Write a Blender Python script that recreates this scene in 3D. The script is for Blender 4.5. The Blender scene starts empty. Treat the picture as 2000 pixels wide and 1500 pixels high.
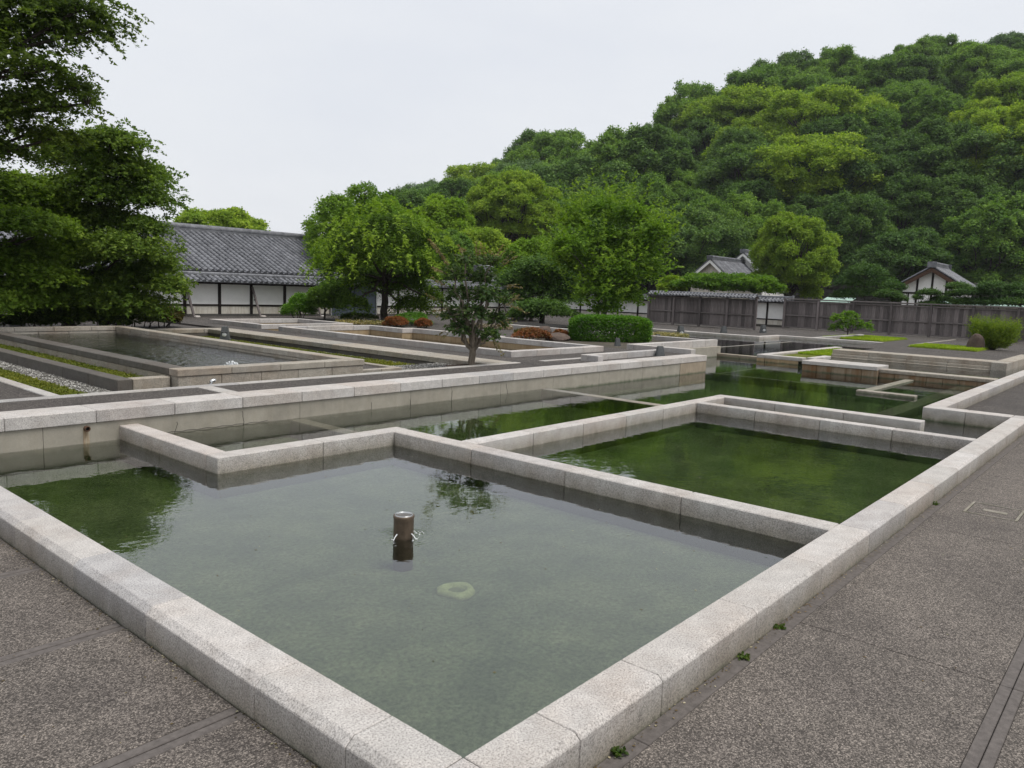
import bpy, bmesh, math, random
import numpy as np
from mathutils import Vector, Matrix

S = bpy.context.scene
COL = S.collection
R = math.radians

# ------------------------------------------------------------------ camera
CAM = (-1.800, -1.691, 1.600)
YAW, PITCH, ROLL = R(40.487), R(7.090), R(2.157)
f = Vector((math.cos(YAW)*math.cos(PITCH), math.sin(YAW)*math.cos(PITCH), -math.sin(PITCH)))
r0 = Vector((math.sin(YAW), -math.cos(YAW), 0)); u0 = r0.cross(f)
r1 = r0*math.cos(ROLL)+u0*math.sin(ROLL); u1 = -r0*math.sin(ROLL)+u0*math.cos(ROLL)
cd = bpy.data.cameras.new('camera'); cam = bpy.data.objects.new('camera', cd); COL.objects.link(cam)
cam.matrix_world = Matrix(((r1.x, u1.x, -f.x, CAM[0]), (r1.y, u1.y, -f.y, CAM[1]), (r1.z, u1.z, -f.z, CAM[2]), (0, 0, 0, 1)))
cd.sensor_width = 36; cd.lens = 36*1507.83/2000; cd.clip_start = .05; cd.clip_end = 4000
S.camera = cam

# ------------------------------------------------------------------ sky, sun, exposure
SUN_EL, SUN_AZ = R(66), R(-72)          # azimuth of the sun measured from +x towards +y
w = bpy.data.worlds.new('World'); S.world = w; w.use_nodes = True
nt = w.node_tree; nt.nodes.clear()
sky = nt.nodes.new('ShaderNodeTexSky'); sky.sky_type = 'NISHITA'; sky.sun_disc = False
sky.sun_elevation = SUN_EL; sky.sun_rotation = R(90)-SUN_AZ; sky.dust_density = 4; sky.air_density = 1.5
b1 = nt.nodes.new('ShaderNodeBackground'); b1.inputs[1].default_value = .06
b2 = nt.nodes.new('ShaderNodeBackground'); b2.inputs[1].default_value = 1.0
tcw = nt.nodes.new('ShaderNodeTexCoord'); mpw = nt.nodes.new('ShaderNodeMapping'); mpw.inputs['Scale'].default_value = (1.6, 1.6, 4.2)
nzw = nt.nodes.new('ShaderNodeTexNoise'); nzw.inputs['Scale'].default_value = 1.5; nzw.inputs['Detail'].default_value = 5; nzw.inputs['Roughness'].default_value = .55
crw = nt.nodes.new('ShaderNodeValToRGB'); crw.color_ramp.elements[0].position = .3; crw.color_ramp.elements[1].position = .72
crw.color_ramp.elements[0].color = (.384, .397, .425, 1); crw.color_ramp.elements[1].color = (.428, .436, .449, 1)   # high overcast, faintly mottled
nt.links.new(tcw.outputs['Generated'], mpw.inputs[0]); nt.links.new(mpw.outputs[0], nzw.inputs['Vector']); nt.links.new(nzw.outputs['Fac'], crw.inputs[0]); nt.links.new(crw.outputs[0], b2.inputs[0])
mx = nt.nodes.new('ShaderNodeMixShader'); mx.inputs[0].default_value = .93
ow = nt.nodes.new('ShaderNodeOutputWorld')
nt.links.new(sky.outputs[0], b1.inputs[0]); nt.links.new(b1.outputs[0], mx.inputs[1]); nt.links.new(b2.outputs[0], mx.inputs[2])
nt.links.new(mx.outputs[0], ow.inputs[0])
sl = bpy.data.lights.new('sun', 'SUN'); sl.energy = 1.5; sl.angle = R(28); sl.color = (1, .965, .91)
so = bpy.data.objects.new('sun', sl); COL.objects.link(so)
sd = Vector((math.cos(SUN_EL)*math.cos(SUN_AZ), math.cos(SUN_EL)*math.sin(SUN_AZ), math.sin(SUN_EL)))
so.rotation_euler = sd.to_track_quat('Z', 'Y').to_euler(); so.location = (0, 0, 80)
S.view_settings.view_transform = 'Standard'; S.view_settings.look = 'None'
S.view_settings.exposure = 1.08; S.view_settings.gamma = 1.0; S.view_settings.use_curve_mapping = False
S.render.engine = 'CYCLES'
S.cycles.max_bounces = 9; S.cycles.diffuse_bounces = 5; S.cycles.glossy_bounces = 3
S.cycles.transmission_bounces = 5; S.cycles.transparent_max_bounces = 12; S.cycles.use_denoising = True

# ------------------------------------------------------------------ materials
class NT:
    def __init__(s, name):
        s.m = bpy.data.materials.new(name); s.m.use_nodes = True; s.t = s.m.node_tree; s.t.nodes.clear()
        s.out = s.n('OutputMaterial')
    def n(s, kind, ins=None, **kw):
        q = s.t.nodes.new('ShaderNode'+kind)
        for k, v in kw.items(): setattr(q, k, v)
        for k, v in (ins or {}).items(): s.set(q, k, v)
        return q
    def set(s, q, k, v):
        i = q.inputs[k]
        if hasattr(v, 'is_output') or isinstance(v, bpy.types.NodeSocket): s.t.links.new(v, i)
        elif isinstance(v, bpy.types.Node): s.t.links.new(v.outputs[0], i)
        elif isinstance(v, (tuple, list)) and len(v) == 3 and i.type == 'RGBA': i.default_value = (*v, 1)
        else: i.default_value = v
    def pos(s): return s.n('NewGeometry').outputs['Position']
    def noise(s, vec, scale, detail=4, rough=.6, out='Fac', dist=0):
        return s.n('TexNoise', {'Vector': vec, 'Scale': scale, 'Detail': detail, 'Roughness': rough, 'Distortion': dist}).outputs[out]
    def vor(s, vec, scale, out='Distance', feature='F1'):
        return s.n('TexVoronoi', {'Vector': vec, 'Scale': scale}, feature=feature).outputs[out]
    def ramp(s, fac, stops, mode='LINEAR'):
        q = s.n('ValToRGB', {'Fac': fac}); e = q.color_ramp.elements; q.color_ramp.interpolation = mode
        while len(e) < len(stops): e.new(.5)
        for el, (p, c) in zip(e, stops):
            el.position = p; el.color = (*c, 1) if isinstance(c, (tuple, list)) else (c, c, c, 1)
        return q.outputs[0]
    def mix(s, fac, a, b, mode='MIX'):
        q = s.n('Mix', data_type='RGBA', blend_type=mode)
        s.set(q, 0, fac); s.set(q, 6, a if not isinstance(a, tuple) else a); s.set(q, 7, b)
        return q.outputs[2]
    def math(s, op, a, b=0., c=0.):
        q = s.n('Math', operation=op); s.set(q, 0, a); s.set(q, 1, b); s.set(q, 2, c); return q.outputs[0]
    def mapping(s, vec, scale=(1, 1, 1), rot=(0, 0, 0)):
        q = s.n('Mapping', {'Vector': vec}); q.inputs['Scale'].default_value = scale; q.inputs['Rotation'].default_value = rot; return q.outputs[0]
    def bump(s, h, strength, dist): return s.n('Bump', {'Height': h, 'Strength': strength, 'Distance': dist}).outputs[0]
    def orand(s): return s.n('ObjectInfo').outputs['Random']
    def done(s, col, rough=.8, normal=None, spec=.3, metal=0.):
        b = s.n('BsdfPrincipled', {'Base Color': col, 'Roughness': rough, 'Metallic': metal})
        b.inputs['Specular IOR Level'].default_value = spec
        if normal is not None: s.set(b, 'Normal', normal)
        s.t.links.new(b.outputs[0], s.out.inputs[0]); return s.m

def granite(name, base, contrast=1., dirt=.35, warm=(.62, .50, .40)):
    t = NT(name); p = t.pos()
    n1 = t.noise(p, 120, 3, .75); n2 = t.noise(p, 330, 2, .6)
    sc = lambda k: tuple(min(.85, x*k) for x in base)
    c = t.ramp(n1, [(.34, sc(1-.72*contrast)), (.43, sc(1-.3*contrast)), (.52, sc(1.)), (.62, sc(1+.22*contrast)), (.72, sc(1+.42*contrast))])
    c = t.mix(.45*contrast, c, t.ramp(n2, [(.36, .22), (.62, .72)]), 'OVERLAY')
    big = t.noise(p, 1.9, 5, .65); c = t.mix(t.ramp(big, [(.45, 0.), (.72, dirt)]), c, warm, 'MULTIPLY')
    mid = t.noise(p, 7, 5, .7); c = t.mix(.45, c, t.ramp(mid, [(.3, .55), (.62, 1.05)]), 'MULTIPLY')
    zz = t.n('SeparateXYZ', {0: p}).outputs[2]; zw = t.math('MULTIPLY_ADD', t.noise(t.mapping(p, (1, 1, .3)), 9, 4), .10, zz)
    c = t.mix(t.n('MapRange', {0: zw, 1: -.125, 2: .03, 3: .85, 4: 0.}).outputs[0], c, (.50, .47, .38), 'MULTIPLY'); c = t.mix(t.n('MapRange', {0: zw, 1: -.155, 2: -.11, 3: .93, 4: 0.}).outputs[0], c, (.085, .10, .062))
    c = t.mix(1., c, t.ramp(t.orand(), [(0., (.84, .85, .87)), (.3, (1., .95, .91)), (.55, (.92, .91, .89)), (.8, (1.0, .98, .96)), (1., (1.06, 1.05, 1.04))]), 'MULTIPLY')
    return t.done(c, .7, t.bump(t.noise(p, 160, 3, .7), .5, .004), .25)

def concrete(name, base, streak=.4, stain=(.42, .33, .22), rust=0.):
    t = NT(name); p = t.pos()
    c = t.ramp(t.noise(p, 3.5, 6, .65), [(.3, tuple(x*.72 for x in base)), (.7, base)])
    s = t.noise(t.mapping(p, (5, 5, .35)), 3.0, 5, .7); c = t.mix(t.ramp(s, [(.46, 0.), (.72, streak)]), c, stain, 'MULTIPLY')
    if rust:
        s2 = t.noise(t.mapping(p, (2.2, 2.2, .25)), 1.7, 4, .6)
        c = t.mix(t.ramp(s2, [(.35, rust), (.62, .25*rust)]), c, (.16, .075, .026), 'MIX')
    zz = t.n('SeparateXYZ', {0: p}).outputs[2]; zw = t.math('MULTIPLY_ADD', t.noise(t.mapping(p, (1, 1, .3)), 9, 4), .08, zz)
    c = t.mix(t.n('MapRange', {0: zw, 1: -.17, 2: -.12, 3: .92, 4: 0.}).outputs[0], c, (.085, .10, .062))
    c = t.mix(.25, c, t.ramp(t.noise(p, 120, 3), [(.35, .55), (.65, 1.)]), 'MULTIPLY')
    return t.done(c, .85, t.bump(t.noise(p, 90, 4), .3, .004), .2)

def aggregate(name, base, scale=85, light=(.55, .51, .46), dark=(.05, .046, .042)):
    t = NT(name); p = t.pos()
    vc = t.n('TexVoronoi', {'Vector': p, 'Scale': scale}); sep = t.n('SeparateColor', {'Color': vc.outputs['Color']})
    rv = sep.outputs[0]
    c = t.ramp(rv, [(0., dark), (.22, tuple(x*.55 for x in base)), (.5, base), (.78, tuple(x*1.5 for x in base)), (.93, light), (1., tuple(min(.8, x*1.25) for x in light))])
    c = t.mix(.6, c, t.ramp(vc.outputs['Distance'], [(.15, 1.), (.75, .35)]), 'MULTIPLY')
    big = t.noise(p, .9, 6, .65); c = t.mix(.75, c, t.ramp(big, [(.3, (.55, .53, .52)), (.7, (1.08, 1.05, 1.0))]), 'MULTIPLY')
    m2 = t.noise(p, 6, 4, .7); c = t.mix(.4, c, t.ramp(m2, [(.35, .55), (.62, 1.)]), 'MULTIPLY')
    hb = t.math('MULTIPLY_ADD', vc.outputs['Distance'], -1.0, t.math('MULTIPLY', rv, .5))
    return t.done(c, .8, t.bump(hb, .55, .006), .25)

def flat(name, col, rough=.7, var=.25, scale=8, spec=.3, metal=0., bump=.1, orand=.0):
    t = NT(name); p = t.pos()
    c = t.mix(1., col, t.ramp(t.noise(p, scale, 5, .65), [(.3, 1-var), (.7, 1+var*.4)]), 'MULTIPLY')
    if orand: c = t.mix(1., c, t.ramp(t.orand(), [(0., 1-orand), (1., 1+orand*.5)]), 'MULTIPLY')
    return t.done(c, rough, t.bump(t.noise(p, scale*6, 4), bump, .01), spec, metal)

def wood(name, col, orand=.3, horiz=False):
    t = NT(name); tc = t.n('TexCoord').outputs['Object']
    g = t.noise(t.mapping(tc, (1.2, 9, 9) if horiz else (14, 14, .8)), 3, 5, .7)
    c = t.ramp(g, [(.3, tuple(x*.55 for x in col)), (.55, col), (.8, tuple(x*1.45 for x in col))])
    c = t.mix(1., c, t.ramp(t.orand(), [(0., 1-orand), (1., 1+orand*.6)]), 'MULTIPLY')
    big = t.noise(t.pos(), 1.1, 4); c = t.mix(.5, c, t.ramp(big, [(.3, .6), (.7, 1.1)]), 'MULTIPLY')
    return t.done(c, .8, t.bump(g, .4, .006), .2)

def tilemat(name, dark, light):
    t = NT(name); p = t.pos()
    c = t.ramp(t.noise(p, 3.0, 6, .75), [(.32, dark), (.5, tuple((a+b)/2 for a, b in zip(dark, light))), (.72, light)])
    c = t.mix(.6, c, t.ramp(t.noise(p, 26, 3, .7), [(.35, .5), (.65, 1.1)]), 'MULTIPLY')
    c = t.mix(1., c, t.ramp(t.orand(), [(0., .75), (1., 1.12)]), 'MULTIPLY')
    return t.done(c, .6, t.bump(t.noise(p, 30, 4), .2, .01), .3)

def leafmat(name, a, b, c3=None, trans=.3, spec=.12, rough=.6):
    t = NT(name)
    ri = t.n('NewGeometry').outputs['Random Per Island']
    stops = [(0., a), (.65, b)] + ([(1., c3)] if c3 else [])
    c = t.ramp(ri, stops)
    p = t.pos(); c = t.mix(1., c, t.ramp(t.noise(p, .55, 4, .6), [(.3, (.62, .72, .70)), (.7, (1.22, 1.14, 1.0))]), 'MULTIPLY')
    c = t.mix(1., c, t.ramp(t.orand(), [(0., (.82, .86, .86)), (1., (1.12, 1.08, 1.02))]), 'MULTIPLY')
    pb = t.n('BsdfPrincipled', {'Base Color': c, 'Roughness': rough}); pb.inputs['Specular IOR Level'].default_value = spec
    tr = t.n('BsdfTranslucent', {'Color': t.mix(1., c, (1.15, 1.25, .55), 'MULTIPLY')})
    m = t.n('MixShader', {0: trans, 1: pb.outputs[0], 2: tr.outputs[0]})
    t.t.links.new(m.outputs[0], t.out.inputs[0]); return t.m

def barkmat(name, col):
    t = NT(name); tc = t.n('TexCoord').outputs['Object']
    g = t.noise(t.mapping(tc, (9, 9, 2)), 2.5, 6, .75)
    c = t.ramp(g, [(.3, tuple(x*.45 for x in col)), (.7, tuple(x*1.3 for x in col))])
    return t.done(c, .9, t.bump(g, .7, .03), .15)

def watermat(name, ripple=.035, scale=5.0, dens=2.2, col=(.42, .52, .22), ring=None):
    t = NT(name); p = t.pos()
    h1 = t.noise(t.mapping(p, (1, 1, 1), (0, 0, .7)), scale, 3, .55); h2 = t.noise(p, scale*4.3, 2, .5)
    h = t.math('MULTIPLY_ADD', h2, .22, h1)
    if ring:
        rr = t.n('VectorMath', {0: p, 1: ring}, operation='DISTANCE').outputs['Value']; rr = t.math('MULTIPLY_ADD', h2, .05, rr)
        wv = t.math('MULTIPLY', t.math('SINE', t.math('MULTIPLY', rr, 170.)), t.math('POWER', 2.718, t.math('MULTIPLY', rr, -9.)))
        h = t.math('MULTIPLY_ADD', wv, 1.6, h)
    nrm = t.bump(h, 1., ripple)
    gl = t.n('BsdfGlossy', {'Roughness': .0, 'Color': (.97, .98, 1.)}); t.set(gl, 'Normal', nrm)
    trn = t.n('BsdfTransparent', {'Color': (.97, .985, .96)})
    fr = t.n('Fresnel', {'IOR': 1.85}); t.set(fr, 'Normal', nrm)
    m = t.n('MixShader', {0: fr.outputs[0], 1: trn.outputs[0], 2: gl.outputs[0]})
    t.t.links.new(m.outputs[0], t.out.inputs[0])
    va = t.n('VolumeAbsorption', {'Color': col, 'Density': dens}); t.t.links.new(va.outputs[0], t.out.inputs[1])
    return t.m

def poolfloor(name, a, b, c2):
    t = NT(name); p = t.pos()
    c = t.ramp(t.noise(p, 2.2, 7, .7), [(.3, a), (.52, b), (.72, c2)])
    c = t.mix(.85, c, t.ramp(t.noise(p, 34, 5, .75), [(.34, .42), (.66, 1.42)]), 'MULTIPLY'); c = t.mix(.5, c, t.ramp(t.noise(p, 1.1, 5, .7), [(.35, (.62, .72, .5)), (.62, (1.1, 1.05, 1.0))]), 'MULTIPLY')
    sp = t.vor(p, 4.0); c = t.mix(t.ramp(sp, [(.0, .8), (.035, 0.)]), c, (.42, .42, .34))
    return t.done(c, .95, t.bump(t.noise(p, 25, 5), .4, .02), .1)

M = dict(
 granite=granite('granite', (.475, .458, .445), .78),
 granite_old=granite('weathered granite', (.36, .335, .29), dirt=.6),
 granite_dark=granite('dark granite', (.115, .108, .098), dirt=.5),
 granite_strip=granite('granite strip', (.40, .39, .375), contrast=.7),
 conc=concrete('concrete', (.33, .305, .255), .2, (.62, .55, .45)),
 conc_rust=concrete('rust stained concrete', (.34, .29, .22), .6, rust=.85),
 conc_ochre=concrete('ochre stained concrete', (.40, .31, .19), .4, rust=.35),
 agg=aggregate('exposed aggregate', (.165, .147, .134), 165, (.33, .295, .265), (.078, .069, .062)),
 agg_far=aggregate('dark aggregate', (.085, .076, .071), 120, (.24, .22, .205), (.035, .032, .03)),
 band=flat('joint band', (.112, .099, .092), .85, .35, 30, bump=.3),
 soil=flat('soil', (.07, .06, .045), .95, .5, 2),
 lawnsoil=flat('lawn soil', (.16, .20, .03), .95, .4, 7, .1, bump=.8),
 moss=flat('moss', (.115, .13, .022), .95, .55, 7, .1, bump=.8),
 plaster=flat('white plaster', (.82, .81, .785), .85, .08, 3, .1),
 plaster_low=concrete('stained plaster', (.72, .68, .60), .75, (.55, .46, .36)),
 timber=wood('dark timber', (.026, .019, .017), .25),
 greywood=wood('weathered grey wood', (.185, .160, .155), .45),
 greywood_h=wood('weathered grey rail', (.19, .168, .16), .2, True),
 tile=tilemat('roof tile', (.065, .068, .078), (.25, .255, .275)),
 tile_dark=tilemat('roof tile dark', (.075, .08, .09), (.22, .225, .24)),
 deck=flat('tile bed', (.05, .052, .06), .7, .3),
 copper=flat('green copper roof', (.30, .42, .36), .6, .2),
 lamp=flat('lamp housing', (.085, .09, .092), .5, .3, 20, .4),
 lens=flat('lamp lens', (.75, .76, .76), .25, .05, 20, .5),
 bronze=flat('bronze', (.105, .075, .052), .45, .4, 25, .5, .35),
 steel=flat('steel', (.55, .56, .56), .25, .1, 20, .5, .9),
 rust=flat('rust', (.09, .05, .032), .85, .5, 30),
 pit=flat('dark opening', (.006, .006, .006), .9, .1),
 rock=flat('rock', (.10, .072, .058), .85, .5, 5, bump=.7),
 stone_pale=flat('pale stone', (.38, .40, .28), .85, .3, 18, bump=.5),
 log=barkmat('log', (.06, .045, .036)),
 bluegrey=flat('slate blue door', (.055, .07, .085), .5, .15, 4),
 pebble=flat('pebble', (.36, .35, .33), .8, .3, 20, orand=.0),
 hillsoil=flat('forest floor', (.018, .022, .012), .95, .4, .3),
 castle=flat('castle masonry', (.10, .095, .085), .9, .5, .8, orand=.4, bump=.6),
 jet=None,
)
M['floor1'] = poolfloor('pool floor', (.10, .118, .098), (.145, .168, .14), (.20, .22, .185))
M['water'] = watermat('pool water', .0022, 3.2, 1.5, (.52, .64, .24), (1.70, 2.24, -.15))
M['water_far'] = watermat('channel water', .002, 3.0, 1.4, (.45, .58, .22))
M['water_rip'] = watermat('rippled water', .09, 5.0, 1.4)
def glassy():
    t = NT('water jet'); g = t.n('BsdfPrincipled', {'Base Color': (.85, .87, .88), 'Roughness': .15, 'Transmission Weight': .45, 'IOR': 1.33}); t.t.links.new(g.outputs[0], t.out.inputs[0]); return t.m
M['jet'] = glassy()
L_maple = leafmat('maple leaves', (0.079, 0.132, 0.029), (0.137, 0.213, 0.037), (0.224, 0.305, 0.053), 0.42)
L_maple2 = leafmat('yellow maple leaves', (0.091, 0.156, 0.021), (0.151, 0.245, 0.031), (0.225, 0.324, 0.047), 0.42)
L_zelk = leafmat('zelkova leaves', (0.080, 0.151, 0.020), (0.143, 0.256, 0.032), (0.256, 0.406, 0.050), 0.45)
L_weep = leafmat('weeping tree leaves', (0.047, 0.090, 0.014), (0.082, 0.148, 0.021), (0.149, 0.244, 0.032), 0.45)
L_round = leafmat('round tree leaves', (0.120, 0.206, 0.022), (0.188, 0.311, 0.033), (0.268, 0.413, 0.047), 0.45)
L_dark = leafmat('evergreen leaves', (0.062, 0.119, 0.034), (0.099, 0.182, 0.047), (0.153, 0.252, 0.060), 0.34)
L_mid = leafmat('broadleaf leaves', (0.092, 0.171, 0.037), (0.151, 0.266, 0.050), (0.232, 0.362, 0.066), 0.38)
L_bright = leafmat('camphor leaves', (0.153, 0.236, 0.025), (0.247, 0.363, 0.040), (0.354, 0.460, 0.059), 0.44)
L_brown = leafmat('brownish leaves', (0.073, 0.078, 0.036), (0.120, 0.120, 0.055), (0.168, 0.157, 0.073), 0.34)
L_blue = leafmat('bluish leaves', (0.085, 0.150, 0.068), (0.127, 0.209, 0.091), (0.168, 0.260, 0.114), 0.34)
L_crape = leafmat('crape leaves', (0.045, 0.084, 0.033), (0.084, 0.135, 0.045), (0.143, 0.194, 0.065), 0.37)
L_tip = leafmat('shoot leaves', (.15, .12, .06), (.20, .17, .08), (.25, .22, .11), .3)
L_hedge = leafmat('hedge leaves', (0.064, 0.155, 0.020), (0.112, 0.244, 0.027), (0.174, 0.321, 0.043), 0.42)
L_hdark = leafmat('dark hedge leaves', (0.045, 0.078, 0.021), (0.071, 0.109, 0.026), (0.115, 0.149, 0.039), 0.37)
L_red = leafmat('red azalea leaves', (0.110, 0.090, 0.025), (0.270, 0.085, 0.040), (0.360, 0.110, 0.050), .25)
L_broom = leafmat('broom shoots', (0.092, 0.155, 0.018), (0.155, 0.227, 0.026), (0.227, 0.289, 0.041), 0.42)
L_pine = leafmat('pine needles', (0.042, 0.091, 0.027), (0.073, 0.144, 0.036), (0.120, 0.204, 0.048), 0.27)
L_young = leafmat('young leaves', (0.089, 0.171, 0.019), (0.138, 0.255, 0.029), (0.198, 0.321, 0.037), 0.45)
L_flow = leafmat('flowers', (0.050, 0.090, 0.020), (0.450, 0.360, 0.140), (0.550, 0.500, 0.460), .2)
L_flow2 = leafmat('pink flowers', (0.060, 0.090, 0.030), (0.420, 0.260, 0.220), (0.550, 0.500, 0.460), .2)
L_grass = leafmat('lawn grass', (0.200, 0.300, 0.020), (0.280, 0.380, 0.030), (0.340, 0.420, 0.040), .35)
L_mossg = leafmat('moss tufts', (0.083, 0.105, 0.015), (0.143, 0.165, 0.022), (0.198, 0.198, 0.033), .2)
L_zleft = leafmat('dark zelkova leaves', (.052, .085, .017), (.092, .142, .026), (.145, .20, .036), .45)  # darker, less saturated green for the tall left zelkova
B_dark = barkmat('dark bark', (.055, .045, .037)); B_grey = barkmat('grey bark', (.12, .105, .085)); B_tan = barkmat('tan bark', (.19, .16, .125))

# ------------------------------------------------------------------ mesh helpers
def link(name, me, mat=None, parent=None, loc=None, rotz=0, **props):
    o = bpy.data.objects.new(name, me); COL.objects.link(o)
    if mat is not None and me is not None and not me.materials: me.materials.append(mat)
    if parent is not None: o.parent = parent
    if loc is not None: o.location = loc
    if rotz: o.rotation_euler = (0, 0, rotz)
    for k, v in props.items(): o[k] = v
    return o
def thing(name, label, cat, loc=(0, 0, 0), rotz=0, group=None):
    o = link(name, None, None, None, loc, rotz, label=label, category=cat, kind='thing')
    if group: o['group'] = group
    return o
def tag(o, label, cat, group=None):
    o['label'] = label; o['category'] = cat
    if group: o['group'] = group
    return o
def struct(o): o['kind'] = 'structure'; return o
def arr_mesh(name, V, F, smooth=False):
    me = bpy.data.meshes.new(name); V = np.asarray(V, np.float32); F = np.asarray(F, np.int32); k = F.shape[1]
    me.vertices.add(len(V)); me.vertices.foreach_set('co', V.ravel())
    me.loops.add(F.size); me.loops.foreach_set('vertex_index', F.ravel())
    me.polygons.add(len(F)); me.polygons.foreach_set('loop_start', np.arange(0, F.size, k, dtype=np.int32))
    if smooth: me.polygons.foreach_set('use_smooth', np.ones(len(F), bool))
    me.update(calc_edges=True); return me
_bc = {}
def box_mesh(sx, sy, sz, bev=.006):
    key = (round(sx, 3), round(sy, 3), round(sz, 3), bev)
    if key in _bc: return _bc[key]
    bm = bmesh.new(); bmesh.ops.create_cube(bm, size=1); bmesh.ops.scale(bm, vec=(sx, sy, sz), verts=bm.verts)
    if bev: bmesh.ops.bevel(bm, geom=bm.edges[:], offset=min(bev, .3*min(sx, sy, sz)), segments=1, affect='EDGES')
    me = bpy.data.meshes.new('block'); bm.to_mesh(me); bm.free(); _bc[key] = me; return me
_bcm = {}
def box(name, x0, x1, y0, y1, z0, z1, mat, parent=None, bev=.006, **props):
    me = box_mesh(abs(x1-x0), abs(y1-y0), abs(z1-z0), bev)
    k = (me.name, mat.name)
    if k not in _bcm:
        m2 = me.copy(); m2.materials.append(mat); _bcm[k] = m2
    return link(name, _bcm[k], None, parent, ((x0+x1)/2, (y0+y1)/2, (z0+z1)/2), **props)
def prism(name, poly, z0, z1, mat, parent=None, **props):
    bm = bmesh.new(); fc = bm.faces.new([bm.verts.new((x, y, z0)) for x, y in poly])
    if fc.normal.z > 0: fc.normal_flip()
    ex = bmesh.ops.extrude_face_region(bm, geom=[fc])
    bmesh.ops.translate(bm, vec=(0, 0, z1-z0), verts=[v for v in ex['geom'] if isinstance(v, bmesh.types.BMVert)])
    bmesh.ops.recalc_face_normals(bm, faces=bm.faces[:])
    me = bpy.data.meshes.new(name); bm.to_mesh(me); bm.free()
    return link(name, me, mat, parent, **props)
def tube_np(pts, rad, n=7, cap=True):
    pts = np.asarray(pts, float); k = len(pts); rad = np.asarray(rad, float)
    t = np.gradient(pts, axis=0); t /= np.linalg.norm(t, axis=1, keepdims=True)+1e-9
    ref = np.where(np.abs(t[:, 2:3]) > .9, np.array([[1., 0, 0]]), np.array([[0., 0, 1]]))
    a = np.cross(t, ref); a /= np.linalg.norm(a, axis=1, keepdims=True)+1e-9; b = np.cross(t, a)
    th = np.linspace(0, 2*np.pi, n, endpoint=False)
    V = (pts[:, None]+rad[:, None, None]*(np.cos(th)[None, :, None]*a[:, None]+np.sin(th)[None, :, None]*b[:, None])).reshape(-1, 3)
    i, j = np.meshgrid(np.arange(k-1), np.arange(n), indexing='ij'); j2 = (j+1) % n
    F = np.stack([i*n+j, i*n+j2, (i+1)*n+j2, (i+1)*n+j], -1).reshape(-1, 4)
    return V, F
def tubes_mesh(name, lst, n=7):
    Vs, Fs, o = [], [], 0
    for pts, rad in lst:
        V, F = tube_np(pts, rad, n); Vs.append(V); Fs.append(F+o); o += len(V)
    return arr_mesh(name, np.concatenate(Vs), np.concatenate(Fs), True)
def lathe(name, prof, n=24):
    prof = np.asarray(prof, float); th = np.linspace(0, 2*np.pi, n, endpoint=False); k = len(prof)
    V = np.stack([prof[:, None, 0]*np.cos(th), prof[:, None, 0]*np.sin(th), np.repeat(prof[:, 1:2], n, 1)], -1).reshape(-1, 3)
    i, j = np.meshgrid(np.arange(k-1), np.arange(n), indexing='ij'); j2 = (j+1) % n
    F = np.stack([i*n+j, i*n+j2, (i+1)*n+j2, (i+1)*n+j], -1).reshape(-1, 4)
    return arr_mesh(name, V, F, False)

# ------------------------------------------------------------------ foliage helpers
def unit(a): return a/(np.linalg.norm(a, axis=-1, keepdims=True)+1e-9)
def leaves(rng, start, tip, nl, L, W, droop=0., up=.8, spread=.9, off=.0, tmin=.15, outw=.4, jit=.5, kite=False):
    N = len(start); t = rng.uniform(tmin, 1, (N, nl, 1)); d = tip-start
    pos = start[:, None]+d[:, None]*t; pos[..., 2:] -= droop*t*t
    if off: pos += rng.normal(0, off, pos.shape)
    dd = unit(d)[:, None]+np.array([0, 0, -droop])*t*2
    side = unit(np.cross(dd, np.array([0, 0, 1.]))+1e-4)
    sg = rng.choice([-1., 1.], (N, nl, 1))
    ld = unit(dd*.6+side*sg*spread+rng.normal(0, .45, (N, nl, 3)))
    nn = unit(np.array([0, 0, up])+rng.normal(0, jit, (N, nl, 3))+unit(d)[:, None]*outw)
    sd = unit(np.cross(nn, ld)); s = rng.uniform(.65, 1.25, (N, nl, 1))
    b = pos; tp = pos+ld*L*s; m = pos+ld*L*s*.45
    if kite: return np.stack([b, m+sd*W*s, tp, m-sd*W*s], 2).reshape(-1, 4, 3)
    q = pos+ld*L*s*rng.uniform(.1, .4, (N, nl, 1))      # leaf as one triangle, widest part before the middle
    return np.stack([b-sd*W*s*.85, q+sd*W*s*1.15, tp], 2).reshape(-1, 3, 3)
def leaf_obj(name, Q, mat, parent, **props):
    V = Q.reshape(-1, 3); F = np.arange(len(V)).reshape(-1, Q.shape[1])
    me = arr_mesh(name, V, F); return link(name, me, mat, parent, **props)
def sph(rng, n, zmin=-.5):
    z = rng.uniform(zmin, 1, n); a = rng.uniform(0, 2*np.pi, n); q = np.sqrt(np.maximum(0, 1-z*z))
    return np.stack([q*np.cos(a), q*np.sin(a), z], 1)
def lobe_tips(rng, lobes, n, zmin=-.5, inner=.45, lo=.85, hi=1.05, keep=.72):
    lobes = np.asarray(lobes, float); C, Rr = lobes[:, :3], lobes[:, 3:]
    wgt = (Rr[:, 0]*Rr[:, 1]+Rr[:, 0]*Rr[:, 2]+Rr[:, 1]*Rr[:, 2]); wgt = wgt/wgt.sum()
    idx = rng.choice(len(lobes), n, p=wgt); d = sph(rng, n, zmin)
    tip = C[idx]+d*Rr[idx]*rng.uniform(lo, hi, (n, 1)); st = C[idx]+d*Rr[idx]*inner+rng.normal(0, .06, (n, 3))*Rr[idx]
    ok = np.ones(n, bool)
    for k in range(len(lobes)):
        q = np.linalg.norm((tip-C[k])/Rr[k], axis=1); ok &= (q > keep) | (idx == k)
    return st[ok], tip[ok], idx[ok]
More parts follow.
